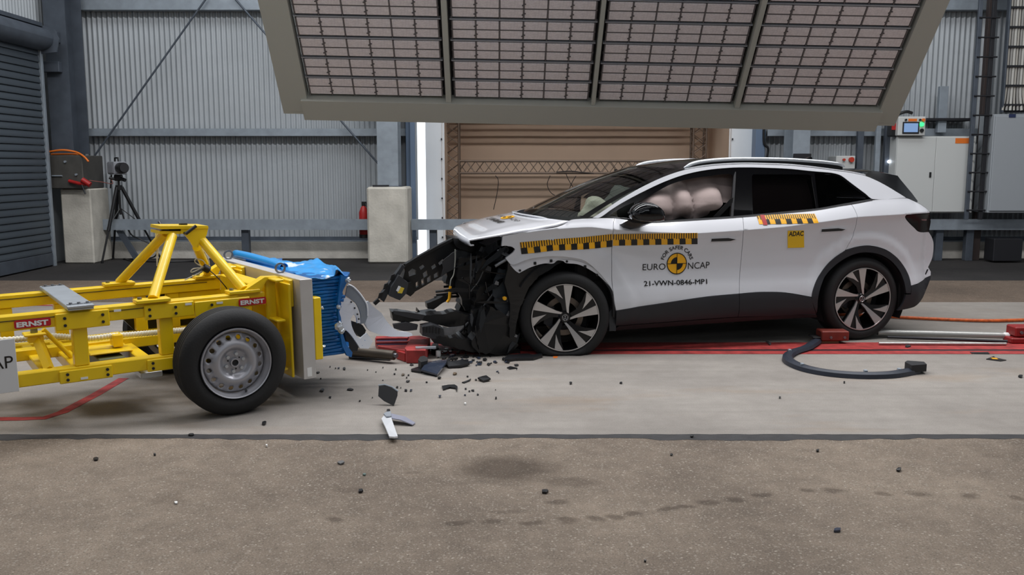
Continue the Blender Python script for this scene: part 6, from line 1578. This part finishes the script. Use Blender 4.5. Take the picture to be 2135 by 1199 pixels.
# chips that stand alone
def chip(u, v, w, h, m, label, group=None, th=None):
    n = RD.randint(5, 7); pl = []
    for k in range(n):
        a = 2*math.pi*k/n+RD.uniform(-.35, .35); r = RD.uniform(.65, 1.0); pl.append((u+w/2*r*math.cos(a), v+h/2*r*math.sin(a)))
    return onfloor('plastic_chip', pl, th or RD.uniform(.005, .011), m, label, 'chip', group, tilt=RD.uniform(0, .12), curl=RD.uniform(0, .006))
for u, v, w, h, m, t in [
    (672, 816, 11, 8, m_shard, 'black lump chip on concrete right of the aluminium plate foot'), (731, 814, 17, 6, m_shard2, 'long black chip on concrete right of the black lump chip'),
    (688, 830, 6, 4, m_shard, 'small black chip below the long black chip'), (846, 816, 7, 4, m_shard2, 'dark chip right of the standing curved shard, first of a pair'), (857, 816, 7, 5, m_shard3, 'blue-grey chip right of the standing curved shard, second of a pair'),
    (917, 829, 7, 4, m_shard3, 'greenish dark chip below the hook-shaped shard'), (971, 812, 5, 4, m_shard, 'small black chip right of the hook-shaped shard'), (986, 816, 8, 4, m_shard, 'flat black chip below the triangular shard'),
    (1034, 832, 4, 4, m_shard, 'tiny black chip alone on concrete below the triangular shard'), (1190, 801, 6, 5, m_shard, 'small black chip on concrete below the flat front tyre'), (1295, 800, 7, 4, m_shard, 'flat black chip on concrete below the front door'),
    (810, 858, 8, 6, m_shard, 'black chip just below the standing curved shard'), (551, 885, 11, 7, m_shard, 'black chip below the near trolley wheel'), (399, 909, 14, 5, m_shard2, 'dark chip on the tarred joint under the trolley'),
    (200, 959, 13, 8, m_shard, 'black chip on brown asphalt farthest left'), (323, 950, 6, 4, m_shard2, 'small dark chip on brown asphalt right of the farthest left one'), (712, 967, 18, 7, mat('chip_grey', rgb(92, 92, 92), .6), 'flat grey chip on brown asphalt left of the round stain'),
    (760, 991, 8, 5, mat('chip_green', rgb(84, 104, 98), .5), 'greenish grey chip on asphalt above the black pair'), (752, 1026, 16, 9, m_shard, 'black broken chip on brown asphalt left of the stain'), (1136, 1027, 16, 8, m_shard, 'shiny black chip on brown asphalt below the round stain'),
    (367, 1050, 10, 5, m_white, 'white chip on brown asphalt at lower left'), (1746, 1108, 20, 8, m_shard3, 'blue-black chip on brown asphalt nearest to the camera'), (1874, 982, 13, 7, m_shard, 'black chip on brown asphalt farthest right'),
    (1443, 912, 8, 4, m_shard, 'dark chip on the tarred joint below the front door'), (1705, 942, 7, 4, m_shard, 'small black chip on asphalt below the rear wheel'), (1400, 950, 6, 4, m_shard, 'tiny black chip on asphalt below the letters on the door'),
    (556, 932, 6, 4, m_white, 'tiny white chip on brown asphalt below the trolley wheel'), (2128, 787, 12, 5, m_shard, 'black chip on concrete at the right edge'), (1626, 831, 6, 3, m_shard, 'tiny black chip on concrete below the curved trim'),
    (1760, 799, 5, 3, m_shard, 'tiny black chip right under the curved trim'), (970, 844, 5, 3, m_white, 'tiny white chip on concrete below the hook-shaped shard'), (1345, 1172, 6, 4, m_shard, 'tiny black chip on asphalt near the bottom edge'),
    (663, 778, 10, 5, m_shard2, 'dark chip right at the foot of the aluminium plate'), (718, 770, 8, 7, m_shard, 'round black chip in the shadow right of the blue barrier'), (840, 783, 8, 5, mat('chip_brown', rgb(86, 74, 60), .7), 'brown chip below the red sled'),
    (850, 797, 10, 4, m_shard2, 'flat grey-green chip above the standing curved shard'), (828, 809, 6, 4, m_shard, 'small black chip at the top of the standing curved shard'), (948, 781, 10, 5, mat('chip_tan', rgb(96, 80, 62), .7), 'brownish chip right of the blue-black shard'),
    (916, 790, 8, 4, m_shard, 'black chip at the lower tip of the blue-black shard'), (858, 762, 10, 4, m_shard2, 'flat dark chip just below the red sled'), (1010, 752, 12, 6, m_shard, 'black chip lying between red sled and liner scrap'),
    (762, 785, 0, 0, None, None)]:
    if t: chip(u, v, w, h, m, t, 'single plastic chips on the floor')
# the many tiny bits around the wreck
for k in range(130):
    if k < 95:
        u, v = RD.gauss(985, 55), RD.uniform(727, 764)
        if u < 905 or u > 1125: continue
        w = RD.choice((4, 5, 6, 8, 11, 14))
    else:
        u, v = RD.uniform(665, 1080), RD.triangular(752, 850, 765); w = RD.choice((3, 3, 4, 5))
        if (780 < u < 835 and 800 < v < 855) or v < 752 and u < 900: continue
    chip(u, v, w, w*RD.uniform(.4, .6), RD.choice((m_shard, m_shard, m_shard2, m_shard2, m_shard3)), 'tiny black plastic bit among those scattered in front of the wreck', 'tiny bits in front of the wreck', RD.uniform(.004, .009))
